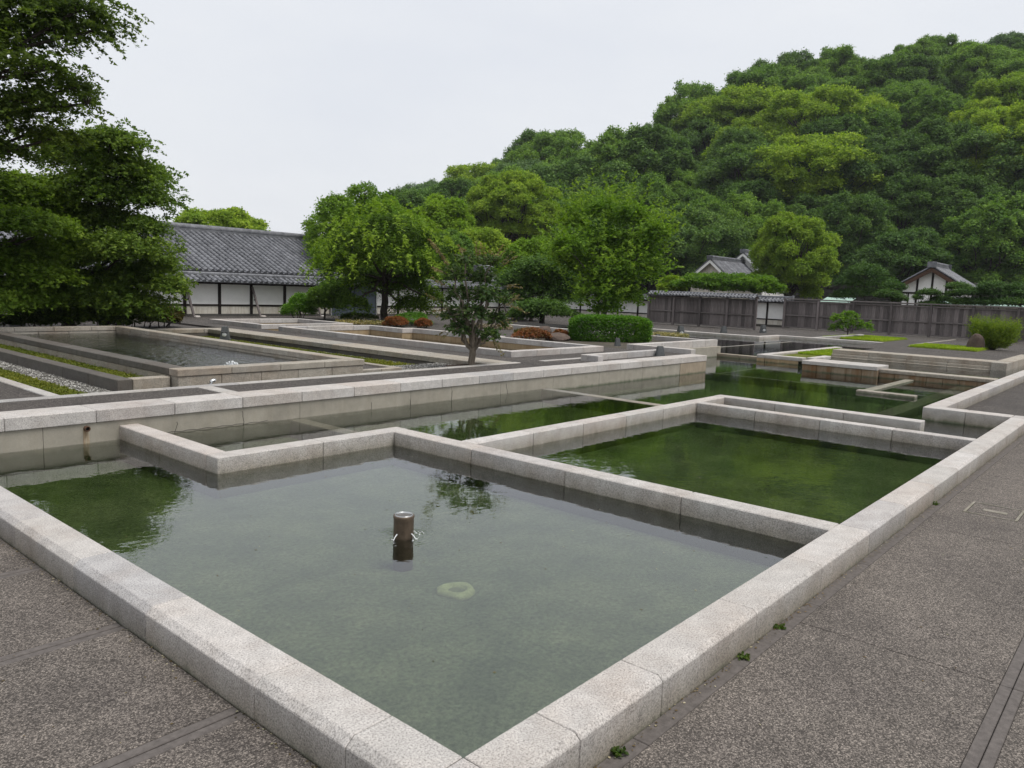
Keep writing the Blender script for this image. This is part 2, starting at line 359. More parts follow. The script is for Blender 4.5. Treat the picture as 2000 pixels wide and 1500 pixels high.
def round_lobes(rng, c, Rx, Ry, Rz, n, lr, zmin=-.35, fr=.66):
    i = np.arange(n)+.5; z = zmin+(1-zmin)*i/n; a = i*2.39996+rng.uniform(0, 6)
    q = np.sqrt(np.maximum(0, 1-z*z)); d = np.stack([q*np.cos(a), q*np.sin(a), z], 1)+rng.normal(0, .09, (n, 3))
    out = []
    for k in range(n):
        s = lr*rng.uniform(.78, 1.25); p = np.array(c)+d[k]*np.array([Rx, Ry, Rz])*fr
        out.append([*p, Rx*s, Ry*s, Rz*s*.85])
    return out
def limb(rng, a, b, ra, rb, k=6, wob=.08, sag=0.):
    a, b = np.array(a, float), np.array(b, float); t = np.linspace(0, 1, k)[:, None]; ln = np.linalg.norm(b-a)
    P = a+(b-a)*t; P[1:-1] += rng.normal(0, wob*ln*.35, (k-2, 3)); P[:, 2:] += sag*np.sin(t*np.pi)
    return P, np.linspace(ra, rb, k)
def make_tree(name, label, cat, loc, seed, lobes, trunk_h, tr, bark, lmat, tips, nl, L, W, droop=0., up=.8, zmin=-.5, inner=.45,
              lo=.85, hi=1.05, keep=.72, fork=None, lean=(0, 0), group=None, extra=None, spread=.9, off=.02, lobe_limbs=True, outw=.4, jit=.5):
    rng = np.random.default_rng(seed); root = thing(name, label, cat, loc, 0, group)
    top = np.array([lean[0], lean[1], trunk_h]); w = []
    P, rr = limb(rng, (0, 0, -.15), top, tr, tr*.66, 7, .06); rr[0] = tr*1.35; w.append((P, rr))
    st, tip, idx = lobe_tips(rng, lobes, tips, zmin, inner, lo, hi, keep)
    if lobe_limbs:
        for k, lb in enumerate(lobes):
            c = np.array(lb[:3])-np.array([0, 0, lb[5]*.3])
            hub = top if rng.random() < .6 else P[4]
            w.append(limb(rng, hub, c, tr*.42, tr*.12, 6, .10))
            sel = np.where(idx == k)[0]
            for q in sel[:(2 if name == 'hill_tree' else 9)]: w.append(limb(rng, c, st[q], tr*.1, tr*.04, 4, .1))
    link('trunk', tubes_mesh('trunk', w, 5 if name == 'hill_tree' else 7), bark, root)
    Q = leaves(rng, st, tip, nl, L, W, droop, up, spread, off, .15, outw, jit)
    leaf_obj('crown', Q, lmat, root)
    return root
def copy_tree(o, parent=None):
    c = o.copy(); COL.objects.link(c); c.parent = parent
    for ch in list(o.children): copy_tree(ch, c)
    return c

# ------------------------------------------------------------------ the setting: ground, paving, pool floors, water
struct(box('ground', -300, 500, -300, 500, -1.2, -.56, M['soil'], bev=0))
ZP = -.17
def slab_grid(path, xs, ys, z, mat, gap=.008, th=.05):
    for i in range(len(xs)-1):
        for j in range(len(ys)-1):
            box('paving_slab', xs[i]+gap/2, xs[i+1]-gap/2, ys[j]+gap/2, ys[j+1]-gap/2, z-th, z, mat, path, .003)
def empty_struct(name): return link(name, None, None, None, kind='structure')
# path on the near side (left of the near kerb)
pl = empty_struct('path')
struct(box('path_bed', -30, -.2, -40, 6.6, -.55, ZP-.03, M['band'], pl, 0)); 
bands = [1.06-1.135*k for k in range(1, 6)][::-1]+[1.06+1.135*k for k in range(0, 5)]
for i, y in enumerate(bands):
    for x0, x1 in ((-.222, -1.42), (-1.43, -2.7), (-2.71, -4.0)):
        box('joint_band', x1, x0, y-.052, y-.004, ZP-.04, ZP-.002, M['band'], pl, .003)
        box('joint_band', x1, x0, y+.004, y+.052, ZP-.04, ZP-.002, M['band'], pl, .003)
    if i+1 < len(bands):
        for x0, x1 in ((-.222, -1.42), (-1.43, -2.7), (-2.71, -4.0)):
            box('paving_slab', x1, x0, y+.0535, bands[i+1]-.0535, ZP-.05, ZP, M['agg'], pl, .003)
box('paving_slab', -29, -4.01, -38, 6.5, ZP-.05, ZP, M['agg'], pl, .003)
# path on the far side of the right kerb
pr = empty_struct('path')
struct(box('path_bed', -.2, 46, -40, -.2, -.55, ZP-.03, M['band'], pr, 0))
xs = [-.2+.0, 2.36, 4.95, 7.54, 10.1, 12.7]
for k in range(-1, 14): box('joint_band', -.2+.96*k, -.2+.96*(k+1)-.004, -.288, -.214, ZP-.04, ZP-.003, M['band'], pr, .003)
COVER = (5.70, 6.16, -.86, -.46)
for i in range(len(xs)-1):
    a, b = xs[i]+.003, xs[i+1]-.003
    if i == 2:
        box('paving_slab', a, COVER[0]-.002, -1.2385, -.292, ZP-.05, ZP, M['agg'], pr, .003)
        box('paving_slab', COVER[1]+.002, b, -1.2385, -.292, ZP-.05, ZP, M['agg'], pr, .003)
        box('paving_slab', COVER[0]-.001, COVER[1]+.001, -1.2385, COVER[2]-.002, ZP-.05, ZP-.001, M['agg'], pr, .003)
        box('paving_slab', COVER[0]-.001, COVER[1]+.001, COVER[3]+.002, -.292, ZP-.05, ZP-.001, M['agg'], pr, .003)
    else: box('paving_slab', a, b, -1.2385, -.292, ZP-.05, ZP, M['agg'], pr, .003)
    box('joint_band', a, b, -1.289, -1.24, ZP-.04, ZP-.003, M['band'], pr, .003)
    box('joint_band', a, b, -1.338, -1.293, ZP-.04, ZP-.003, M['band'], pr, .003)
    box('paving_slab', a, b, -2.24, -1.3395, ZP-.05, ZP, M['agg'], pr, .003)
box('paving_slab', -.19, 12.7, -38, -2.25, ZP-.05, ZP, M['agg'], pr, .003)
box('paving_slab', 12.71, 45.9, -38, -.24, ZP-.05, ZP, M['agg'], pr, .003)
cv = thing('inspection_cover', 'paved-over inspection cover in a thin steel frame, set in the wide path', 'cover', (0, 0, 0))
x0, x1, y0, y1 = COVER
box('paving_slab', x0+.024, x1-.024, y0+.024, y1-.024, ZP-.05, ZP, M['agg'], cv, .002)
for a in ((x0, x1, y0, y0+.02), (x0, x1, y1-.02, y1), (x0, x0+.02, y0+.021, y1-.021), (x1-.02, x1, y0+.021, y1-.021)):
    box('frame', *a, ZP-.05, ZP+.003, M['granite_strip'], cv, 0)
box('handle_plate', x0+.17, x0+.25, y0+.1, y0+.28, ZP-.02, ZP+.004, M['granite_strip'], cv, .002)
# path inside the step of the right kerb, and the far paving towards the fence
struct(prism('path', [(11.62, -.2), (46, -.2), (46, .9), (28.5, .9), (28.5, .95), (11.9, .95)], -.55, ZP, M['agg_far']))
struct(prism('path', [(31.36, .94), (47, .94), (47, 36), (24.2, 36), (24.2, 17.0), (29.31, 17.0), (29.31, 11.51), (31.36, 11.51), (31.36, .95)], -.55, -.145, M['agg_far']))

# pool floors and water
struct(prism('pool_floor', [(-.1, -.1), (11.8, -.1), (11.8, 1.0), (26, 1.0), (26, 7.5), (31.2, 7.5), (31.2, 11.4), (29.2, 11.4), (29.2, 17), (19.7, 17), (19.7, 9), (15.2, 9), (15.2, 6.75), (-3, 6.75), (-3, 3), (-.1, 3)], -.56, -.38, M['floor1']))
def water(poly, z, mat, zb=-.47): return struct(prism('water', poly, zb, z, M[mat]))
ZW = -.15
water([(-.05, -.05), (8.86, -.05), (8.86, 6.72), (-.05, 6.72)], ZW, 'water')
ZW2 = -.205
water([(8.87, -.05), (11.7, -.05), (11.7, 1.1), (18.0, 1.1), (18.0, 5.35), (19.4, 5.35), (19.4, 6.9), (19.7, 6.9), (19.7, 8.8), (15.2, 8.8), (15.2, 6.72), (8.87, 6.72)], ZW2, 'water_far')
water([(18.2, 1.1), (26.2, 1.1), (26.2, 1.6), (21.5, 1.6), (21.5, 5.8), (18.6, 5.8), (18.6, 3.0), (18.2, 3.0)], -.045, 'water_far')
water([(19.9, 7.2), (31.1, 7.2), (31.1, 11.35), (29.0, 11.35), (29.0, 16.9), (19.9, 16.9)], -.12, 'water_far')
kerb_end = (19.6, 17)

# ------------------------------------------------------------------ kerbs and walls of granite
def prof_stone(name, axis, a0, a1, prof, mat, parent):
    """prof: list of (across, z); extruded from a0 to a1 along axis"""
    n = len(prof); V = []
    for a in (a0, a1):
        for c, z in prof: V.append((a, c, z) if axis == 'x' else (c, a, z))
    bm = bmesh.new(); vs = [bm.verts.new(v) for v in V]
    bm.faces.new(vs[:n]); bm.faces.new(vs[n:][::-1])
    for i in range(n): bm.faces.new((vs[i], vs[(i+1) % n], vs[n+(i+1) % n], vs[n+i]))
    bmesh.ops.recalc_face_normals(bm, faces=bm.faces[:])
    bmesh.ops.bevel(bm, geom=[e for e in bm.edges], offset=.0035, segments=1, affect='EDGES')
    mid = (a0+a1)/2; off = Vector((mid, 0, 0)) if axis == 'x' else Vector((0, mid, 0))
    bmesh.ops.translate(bm, vec=-off, verts=bm.verts)
    me = bpy.data.meshes.new(name); bm.to_mesh(me); bm.free()
    return link(name, me, mat, parent, off)
def kerb(label, axis, a0, a1, c0, c1, z0, z1, mat='granite', pitch=.96, joints=None, name='granite_kerb', cat='kerb', bev=.008, parent=None, part='stone', gap=.004, chamfer=None):
    k = parent or thing(name, label, cat, (0, 0, 0))
    if joints is None:
        n = max(1, round((a1-a0)/pitch)); joints = [a0+(a1-a0)*i/n for i in range(n+1)]
    else: joints = [a0]+[j for j in joints if a0 < j < a1]+[a1]
    for i in range(len(joints)-1):
        p, q = joints[i]+gap/2, joints[i+1]-gap/2
        if chamfer:
            s = 1 if chamfer > 0 else -1; w = abs(chamfer)   # chamfer on the c0 side (+) or c1 side (-)
            if s > 0: pr_ = [(c0, z0), (c0, z1-w*.9), (c0+w, z1), (c1, z1), (c1, z0)]
            else: pr_ = [(c0, z0), (c0, z1), (c1-w, z1), (c1, z1-w*.9), (c1, z0)]
            prof_stone(part, axis, p, q, pr_, M[mat], k)
        elif axis == 'x': box(part, p, q, c0, c1, z0, z1, M[mat], k, bev)
        else: box(part, c0, c1, p, q, z0, z1, M[mat], k, bev)
    return k
ZB = -.5
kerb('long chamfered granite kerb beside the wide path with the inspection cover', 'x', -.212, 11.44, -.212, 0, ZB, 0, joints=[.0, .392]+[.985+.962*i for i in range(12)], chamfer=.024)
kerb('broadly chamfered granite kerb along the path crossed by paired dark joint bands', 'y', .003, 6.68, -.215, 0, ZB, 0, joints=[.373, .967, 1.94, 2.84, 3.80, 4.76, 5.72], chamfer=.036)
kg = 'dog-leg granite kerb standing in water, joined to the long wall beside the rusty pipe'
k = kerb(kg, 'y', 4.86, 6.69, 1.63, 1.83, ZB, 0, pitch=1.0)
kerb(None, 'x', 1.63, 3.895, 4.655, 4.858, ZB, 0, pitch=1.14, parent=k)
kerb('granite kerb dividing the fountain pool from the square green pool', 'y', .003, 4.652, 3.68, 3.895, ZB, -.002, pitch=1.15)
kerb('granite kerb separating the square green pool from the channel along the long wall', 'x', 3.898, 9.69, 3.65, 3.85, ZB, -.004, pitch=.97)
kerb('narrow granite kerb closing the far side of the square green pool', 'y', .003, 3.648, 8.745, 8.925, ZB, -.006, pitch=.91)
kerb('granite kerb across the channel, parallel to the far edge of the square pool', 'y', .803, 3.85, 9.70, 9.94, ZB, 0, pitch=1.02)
kj = 'stepped granite kerb turning the corner where the wide path juts into the channel'
k = kerb(kj, 'y', .003, 1.18, 11.45, 11.74, ZB, 0, pitch=.6)
kerb(None, 'x', 11.743, 29, .93, 1.18, ZB, 0, pitch=.97, parent=k)
kerb(None, 'y', -3, -.0, 11.45, 11.74, ZB, 0, pitch=1., parent=k)
# small weirs just under the water
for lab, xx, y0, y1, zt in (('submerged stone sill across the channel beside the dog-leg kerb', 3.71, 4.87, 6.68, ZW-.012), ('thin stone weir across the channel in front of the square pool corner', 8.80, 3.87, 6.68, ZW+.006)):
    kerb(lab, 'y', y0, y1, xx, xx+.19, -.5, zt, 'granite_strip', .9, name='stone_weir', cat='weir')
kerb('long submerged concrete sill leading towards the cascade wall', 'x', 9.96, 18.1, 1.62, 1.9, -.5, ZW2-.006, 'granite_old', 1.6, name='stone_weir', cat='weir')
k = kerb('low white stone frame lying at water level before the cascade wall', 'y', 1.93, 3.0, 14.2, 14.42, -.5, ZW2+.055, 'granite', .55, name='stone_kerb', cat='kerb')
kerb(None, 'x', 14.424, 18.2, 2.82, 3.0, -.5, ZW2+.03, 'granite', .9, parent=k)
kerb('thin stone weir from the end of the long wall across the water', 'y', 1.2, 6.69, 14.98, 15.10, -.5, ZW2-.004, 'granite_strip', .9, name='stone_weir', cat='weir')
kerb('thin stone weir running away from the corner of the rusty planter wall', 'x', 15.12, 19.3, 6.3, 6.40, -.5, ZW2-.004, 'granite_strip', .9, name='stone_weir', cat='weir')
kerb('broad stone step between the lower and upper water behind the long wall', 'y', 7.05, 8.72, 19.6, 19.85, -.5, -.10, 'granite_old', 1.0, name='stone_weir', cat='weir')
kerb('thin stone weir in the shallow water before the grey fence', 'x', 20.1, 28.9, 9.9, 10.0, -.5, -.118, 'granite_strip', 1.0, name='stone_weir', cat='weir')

# long wall: coping stones over concrete panels
lw = thing('retaining_wall', 'long low wall with granite coping on pale concrete panels and a rusty pipe', 'wall', (0, 0, 0))
j = [1.395+.8265*i for i in range(-8, 17)]
for i in range(len(j)-1): box('coping_stone', j[i]+.002, (j[i+1] if i < len(j)-2 else 15.05)-.002, 6.66, 7.08, .058, .19, M['granite'], lw, .007)
pj = [-5.5, -2.6, .9, 3.855, 5.74, 6.58, 7.725, 9.14, 10.6, 12.2, 13.8]
for i in range(len(pj)-1): box('concrete_panel', pj[i]+.0015, pj[i+1]-.0015, 6.68, 7.07, -.5, .055, M['conc'], lw, .003)
box('concrete_panel', 13.802, 15.05, 6.67, 7.075, -.5, .055, concrete('tan stained concrete', (.34, .285, .215), .3, rust=.12), lw, .003)
rngc = random.Random(5)
def crack(x, z0, z1):
    pts = []; z = z0; xx = x
    while z < z1: pts.append((xx, 6.6785, z)); z += .022; xx += rngc.uniform(-.012, .012)
    link('crack', tubes_mesh('crack', [(np.array(pts), np.full(len(pts), .0022))], 5), M['pit'], lw)
for x in (2.22, 3.06, 5.0, 5.74, 6.58, 7.9): crack(x, -.16, rngc.uniform(-.08, .03))
pw = np.array([(1.95+.06*i, 6.6785, -.138+.006*math.sin(i*1.9)) for i in range(25)]); link('crack', tubes_mesh('crack', [(pw, np.full(25, .002))], 5), M['pit'], lw)
pp = thing('drain_pipe', 'short rusty drain pipe sticking out of the long concrete wall', 'pipe', (1.30, 6.69, .005))
me = lathe('pipe', [(.020, .0), (.020, .055), (.027, .055), (.029, .05), (.029, -.02)], 18); o = link('pipe', me, M['rust'], pp); o.rotation_euler = (R(90), 0, 0)
me = lathe('bore', [(.0001, .035), (.0195, .035)], 18); o = link('bore', me, M['pit'], pp); o.rotation_euler = (R(90), 0, 0)
t = NT('rust run'); tc = t.n('TexCoord').outputs['Object']
g = t.noise(t.mapping(tc, (30, 30, 3)), 2, 4); M['rustrun'] = t.done(t.ramp(g, [(.3, (.19, .10, .045)), (.55, (.33, .27, .19)), (.75, (.36, .33, .28))]), .9)
box('rust_stain', -.03, .03, -.0125, -.0105, -.17, -.012, M['rustrun'], pp, 0)

# ------------------------------------------------------------------ terrace behind the long wall
GB = flat('gravel bed', (.13, .125, .11), .9, .5, 40, bump=.6)
tp = empty_struct('terrace_path')
struct(box('terrace_bed', -30, 1.4, 7.08, 60, -.55, .10, M['soil'], tp, 0))
box('terrace_bed', 1.4, 15.05, 7.09, 60, -.55, -.05, M['soil'], tp, 0); box('terrace_bed', 15.06, 19.6, 8.95, 60, -.55, -.05, M['soil'], tp, 0); box('terrace_bed', 19.61, 24.2, 16.4, 60, -.55, -.05, M['soil'], tp, 0)
xs = [-14, -6, -2, 3.04]
for a, b in zip(xs, xs[1:]): box('paving_slab', a, b-.004, 7.085, 7.745, 0, .178, M['agg_far'], tp, .003)
box('paving_slab', 3.25, 6.4, 7.085, 7.745, 0, .178, M['agg_far'], tp, .003); box('paving_slab', 6.405, 9.5, 7.085, 7.745, 0, .178, M['agg_far'], tp, .003)
box('border_strip', 3.045, 3.245, 7.085, 7.745, 0, .186, M['granite_strip'], tp, .004)
kerb(None, 'x', -14, 9.5, 7.75, 7.90, 0, .19, 'granite_strip', 1.0, parent=tp, part='border_strip')
kerb(None, 'y', 7.905, 24, 1.42, 1.56, 0, .16, 'granite_strip', 1.0, parent=tp, part='border_strip')
box('paving_slab', -14, 1.415, 7.905, 30, 0, .15, M['agg_far'], tp, .003)
box('paving_slab', 9.45, 10.22, 7.085, 24, 0, .175, M['agg_far'], tp, .003)
box('border_strip', 10.23, 13.0, 7.75, 7.9, 0, .182, M['granite_strip'], tp, .004)
box('paving_slab', 10.23, 15.1, 7.085, 7.745, 0, .174, M['agg_far'], tp, .003)
box('paving_slab', 10.23, 14.9, 7.905, 8.62, 0, .174, M['agg_far'], tp, .003)
box('paving_slab', 13.7, 14.9, 8.63, 11, 0, .172, M['agg_far'], tp, .003)
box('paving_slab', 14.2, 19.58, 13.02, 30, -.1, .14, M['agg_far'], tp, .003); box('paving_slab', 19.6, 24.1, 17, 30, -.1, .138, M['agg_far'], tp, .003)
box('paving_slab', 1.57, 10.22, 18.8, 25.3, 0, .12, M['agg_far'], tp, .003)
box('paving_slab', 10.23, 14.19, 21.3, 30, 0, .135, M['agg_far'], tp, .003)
box('gravel_bed', 1.565, 8.72, 7.905, 9.2, -.2, .085, GB, tp, 0); box('gravel_bed', 7.1, 8.75, 9.2, 18.2, -.2, -.02, GB, tp, 0); box('gravel_bed', 1.565, 7.09, 9.2, 18.75, -.2, .085, GB, tp, 0)
#('gravel bed', (.22, .21, .19), .9, .5, 40, bump=.6), tp, 0)

# raised pool on the left
def ring(label, x0, x1, y0, y1, w, zc, zt, cop='granite', low=None, zb=0., pitch=.8, name='pool_wall', cat='pool'):
    k = thing(name, label, cat, (0, 0, 0))
    for (ax, a0, a1, c0, c1) in (('x', x0, x1, y0, y0+w), ('x', x0, x1, y1-w, y1), ('y', y0+w+.003, y1-w-.003, x0, x0+w), ('y', y0+w+.003, y1-w-.003, x1-w, x1)):
        kerb(None, ax, a0, a1, c0, c1, zc, zt, 'granite_dark' if (ax == 'y' and c0 == x0) else cop, pitch, parent=k, part='coping_stone')  # left side darker: tree shade and weathering put into the stone colour
        if low:
            i = .014
            if ax == 'x': kerb(None, ax, a0+i, a1-i, c0+i, c1-i, zb, zc-.004, low, pitch*.8, parent=k, part='wall_stone')
            else: kerb(None, ax, a0, a1, c0+i, c1-i, zb, zc-.004, low, pitch*.8, parent=k, part='wall_stone')
    return k
ring('raised rectangular pool wall of granite holding rippling water, beside the moss planter', 3.03, 6.14, 8.25, 17.42, .25, .265, .36, 'granite_old', 'granite_old', 0., .82)
struct(box('pool_floor', 3.2, 5.95, 8.45, 17.25, -.1, .02, M['floor1'], bev=0))
struct(prism('water', [(3.2, 8.42), (5.95, 8.42), (5.95, 17.25), (3.2, 17.25)], .0, .215, M['water_rip']))
k = kerb('low dark granite kerb edging the moss bed beside the raised pool', 'y', 8.44, 18.6, 2.34, 2.53, 0, .25, 'granite_dark', .95)  # tree shade painted into this kerb's dark tone, along with weathering
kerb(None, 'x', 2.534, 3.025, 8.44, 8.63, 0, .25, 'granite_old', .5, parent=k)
struct(box('moss_bed', 2.53, 3.03, 8.63, 18.6, 0, .16, M['moss'], bev=0))
struct(box('moss_bed', 1.575, 1.98, 8.3, 14, 0, .10, M['moss'], bev=0))
k = kerb('low granite edging of the narrow bed attached to the raised pool', 'x', 6.145, 7.07, 8.39, 8.52, 0, .165, 'granite_old', .46)
kerb(None, 'y', 8.523, 17.4, 6.94, 7.07, 0, .165, 'granite_old', .9, parent=k)
box('bed_soil', 6.14, 6.94, 8.5, 17.4, 0, .13, M['agg_far'], k, 0)
struct(box('moss_bed', 7.12, 8.64, 9.21, 18.1, -.2, -.01, M['moss'], bev=0))
# sunken side wall right of the moss strip
sw = thing('retaining_wall', 'low wall with wide granite coping above the long moss strip', 'wall', (0, 0, 0))
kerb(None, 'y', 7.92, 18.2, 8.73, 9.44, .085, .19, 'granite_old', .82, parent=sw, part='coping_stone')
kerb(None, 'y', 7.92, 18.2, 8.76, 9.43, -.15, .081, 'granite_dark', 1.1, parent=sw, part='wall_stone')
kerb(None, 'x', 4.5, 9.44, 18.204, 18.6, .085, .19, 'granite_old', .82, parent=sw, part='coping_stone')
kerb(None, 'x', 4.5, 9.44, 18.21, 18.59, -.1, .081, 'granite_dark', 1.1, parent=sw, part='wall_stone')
# pools C and D with rust-stained inner faces
def low_pool(label, segs, floor, wl, zt=.30, w=.2):
    k = thing('pool_wall', label, 'pool', (0, 0, 0))
    for ax, a0, a1, c0, c1 in segs:
        kerb(None, ax, a0, a1, c0, c1, .165, zt, 'granite', .85, parent=k, part='coping_stone')
        e = .012
        if ax == 'x': box('inner_wall', a0, a1, c0+e, c1-e, -.2, .162, M['conc_ochre'], k, .003)
        else: box('inner_wall', c0+e, c1-e, a0, a1, -.2, .162, M['conc_ochre'], k, .003)
    x0, x1, y0, y1 = floor
    struct(box('pool_floor', x0, x1, y0, y1, -.3, -.12, M['conc_rust'], bev=0))
    struct(box('water', x0, x1, y0, y1, -.13, wl, M['water_far'], bev=0))
    return k
low_pool('long low granite pool with a jogged side and ochre stained inner walls', [('x', 10.25, 13.65, 8.65, 8.85), ('y', 8.855, 17.0, 10.25, 10.45), ('x', 10.25, 13.5, 17.005, 17.2), ('y', 15.705, 17.0, 13.3, 13.5), ('x', 13.3, 13.9, 15.5, 15.7), ('y', 12.2, 15.495, 13.7, 13.9), ('x', 13.45, 13.9, 12.0, 12.195), ('y', 8.855, 11.995, 13.45, 13.65)], (10.4, 13.8, 8.75, 17.1), .02)
low_pool('small low granite pool next to the white plaster wall', [('x', 10.25, 13.5, 18.06, 18.26), ('y', 18.265, 20.8, 10.25, 10.45), ('x', 10.25, 13.5, 20.805, 21.0), ('y', 18.265, 20.8, 13.3, 13.5)], (10.4, 13.4, 18.2, 20.9), .02)
# Z-shaped kerbs at the end of the long wall
k = kerb('small granite kerb around the grey lamp box on the end of the long wall', 'x', 11.13, 14.2, 7.36, 7.52, .1, .30, 'granite', .8)
kerb(None, 'y', 7.085, 7.356, 11.13, 11.32, .1, .30, 'granite', .5, parent=k)
k = kerb('L-shaped granite kerb in front of the clipped green hedge', 'y', 7.1, 8.72, 15.1, 15.32, -.3, .29, 'granite', .85)
kerb(None, 'x', 15.1, 19.85, 8.725, 8.93, -.3, .29, 'granite', .85, parent=k)
box('concrete_base', 15.12, 19.83, 8.6, 8.72, -.5, .1, M['conc'], k)
kerb('granite kerb behind the clipped hedge edging the shallow water', 'y', 8.95, 17, 19.6, 19.82, -.4, .27, 'granite', .9)
struct(prism('planting_bed', [(15.33, 8.94), (19.58, 8.94), (19.58, 13), (14.0, 13), (14.0, 11.2), (15.0, 11.2), (15.0, 8.94)], 0, .13, M['soil']))
k = kerb('far granite kerb with a jog between the shallow water and the fence path', 'y', 11.25, 17, 28.9, 29.3, -.4, .0, 'granite', .9)
kerb(None, 'x', 29.305, 31.0, 11.25, 11.5, -.4, .0, 'granite', .9, parent=k)
kerb(None, 'y', 1.2, 11.5, 31.0, 31.35, -.4, .0, 'granite', .95, parent=k)
# rusty planter, cascade wall and stepped wall on the right
pk = thing('planter_wall', 'granite edged planter with a small lawn and ochre base in the water', 'planter', (0, 0, 0))
for ax, a0, a1, c0, c1 in (('y', 5.95, 7.0, 19.3, 19.6), ('x', 19.3, 25.9, 7.005, 7.25), ('x', 19.605, 21.0, 5.75, 5.95)):
    kerb(None, ax, a0, a1, c0, c1, -.10, 0, 'granite', .9, parent=pk, part='coping_stone')
    e = .01
    if ax == 'x': box('base', a0, a1, c0+e, c1-e, -.5, -.104, M['conc_ochre'], pk)
    else: box('base', c0+e, c1-e, a0, a1, -.5, -.104, M['conc_ochre'], pk)
box('planter_soil', 19.6, 25.8, 5.96, 7.0, -.4, -.06, M['moss'], pk, 0)
ck = thing('cascade_wall', 'cascade wall of granite slabs with a rust streaked face over the water', 'wall', (0, 0, 0))
kerb(None, 'y', 3.6, 5.4, 17.75, 18.7, -.03, .06, 'granite', .9, parent=ck, part='coping_stone')
kerb(None, 'y', 1.2, 3.595, 17.88, 18.3, -.08, .0, 'granite_old', .8, parent=ck, part='coping_stone')
kerb(None, 'y', 1.2, 3.598, 17.92, 18.28, -.5, -.085, 'conc_rust', .35, parent=ck, part='face_panel'); kerb(None, 'y', 3.602, 5.4, 17.80, 18.68, -.5, -.034, 'conc_rust', .35, parent=ck, part='face_panel')
tk = thing('stepped_wall', 'stepped granite wall in three courses behind the cascade pond', 'wall', (0, 0, 0))
for zz, z1_, x0_ in ((-.3, -.035, 21.40), (-.03, .04, 21.46), (.045, .16, 21.52)):
    kerb(None, 'y', 1.86, 5.9, x0_, 22.3, zz, z1_, 'granite_old', 1.0, parent=tk, part='course_stone')
kerb(None, 'x', 21.4, 26.4, 1.5, 1.855, -.3, .158, 'granite_old', 1.0, parent=tk, part='course_stone')
kerb(None, 'y', 1.2, 1.496, 26.05, 26.4, -.3, .158, 'granite_old', .6, parent=tk, part='course_stone')
struct(prism('path', [(22.31, 1.86), (31, 1.3), (31, 7.0), (25.91, 7.0), (25.91, 5.95), (22.31, 5.95)], -.5, .02, M['agg_far']))
struct(box('lawn_bed', 28.6, 30.95, 3.4, 5.6, -.3, .045, M['lawnsoil'], bev=0))
kerb('flat granite strip crossing the fence path beside the lawn square', 'x', 31.4, 37.9, 9.8, 10.0, -.3, .0, 'granite_strip', 1.)
kerb('flat granite strip below the young tree lawn', 'x', 31.4, 42, 6.6, 6.75, -.3, -.13, 'granite_strip', 1.)
struct(box('lawn_bed', 34.3, 38.6, 8.0, 10.6, -.3, -.11, M['lawnsoil'], bev=0))

# ------------------------------------------------------------------ tiled roofs, plaster walls, fences, buildings
_tr = {}
def tile_row(run, rise, pitch, tl, mat):
    """one column of roof tiles from the eave (y=0,z=0) up to (y=run,z=rise): pan tiles with a barrel roll on top"""
    key = (round(run, 3), round(rise, 3), pitch, tl, mat.name)
    if key in _tr: return _tr[key]
    ln = math.hypot(run, rise); n = max(2, round(ln/tl)); cy, cz = run/ln, rise/ln; V, F = [], []
    def pt(x, s, h): return (x, s*cy-h*cz, s*cz+h*cy)
    r = pitch*.30
    for k in range(n):
        s0, s1 = k*ln/n-.012, (k+1)*ln/n
        for (rr, ss, lift) in ((r*1.06, s0, .014), (r*.98, s1, .010)):
            for i in range(7):
                a = math.pi*i/6; V.append(pt(rr*math.cos(a), ss, lift+rr*math.sin(a)))
        b = len(V)-14
        for i in range(6): F.append((b+i, b+i+1, b+8+i, b+7+i))
        F.append((b, b+2, b+4, b+6)); F.append((b, b+1, b+2, b)) if False else None
        c = len(V)
        for x in (-pitch/2, pitch/2):
            V.append(pt(x, s0, .014)); V.append(pt(x, s1, 0)); V.append(pt(x, s0, -.02))
        F.append((c, c+1, c+4, c+3)); F.append((c, c+3, c+5, c+2))
    me = bpy.data.meshes.new('tile_row'); me.from_pydata(V, [], F); me.materials.append(mat); _tr[key] = me; return me
def roof_slope(parent, x0, x1, y0, z0, run, rise, pitch, tl, mat, back=False):
    n = max(1, round((x1-x0)/pitch)); p = (x1-x0)/n; me = tile_row(run, rise, round(p, 4), tl, mat)
    for i in range(n):
        o = link('tile_row', me, None, parent, (x0+(i+.5)*p, y0, z0))
        if back: o.rotation_euler = (0, 0, math.pi)
def wedge(name, pts, x0, x1, mat, parent):   # polygon in (y,z) extruded along x
    n = len(pts); V = [(x0, y, z) for y, z in pts]+[(x1, y, z) for y, z in pts]
    F = [tuple(range(n))[::-1], tuple(range(n, 2*n))]+[(i, (i+1) % n, n+(i+1) % n, n+i) for i in range(n)]
    me = bpy.data.meshes.new(name); me.from_pydata(V, [], F)
    bm = bmesh.new(); bm.from_mesh(me); bmesh.ops.recalc_face_normals(bm, faces=bm.faces[:]); bm.to_mesh(me); bm.free()
    return link(name, me, mat, parent)
def ridge(parent, x0, x1, y, z, w=.2, layers=3, mat='tile_dark', ends=True):
    for k in range(layers):
        ww = w*(1-.13*k); box('ridge_course', x0, x1, y-ww/2, y+ww/2, z+k*.055, z+k*.055+.045, M[mat], parent, .008)
    V, F = tube_np([(x0-.02, y, z+layers*.055+.01), (x1+.02, y, z+layers*.055+.01)], [w*.34]*2, 10)
    link('ridge_cap', arr_mesh('ridge_cap', V, F, True), M['tile'], parent)
    if ends:
        for xx in (x0-.05, x1-.0): box('ridge_end', xx, xx+.06, y-w*.75, y+w*.75, z-.08, z+layers*.055+.12, M[mat], parent, .02)
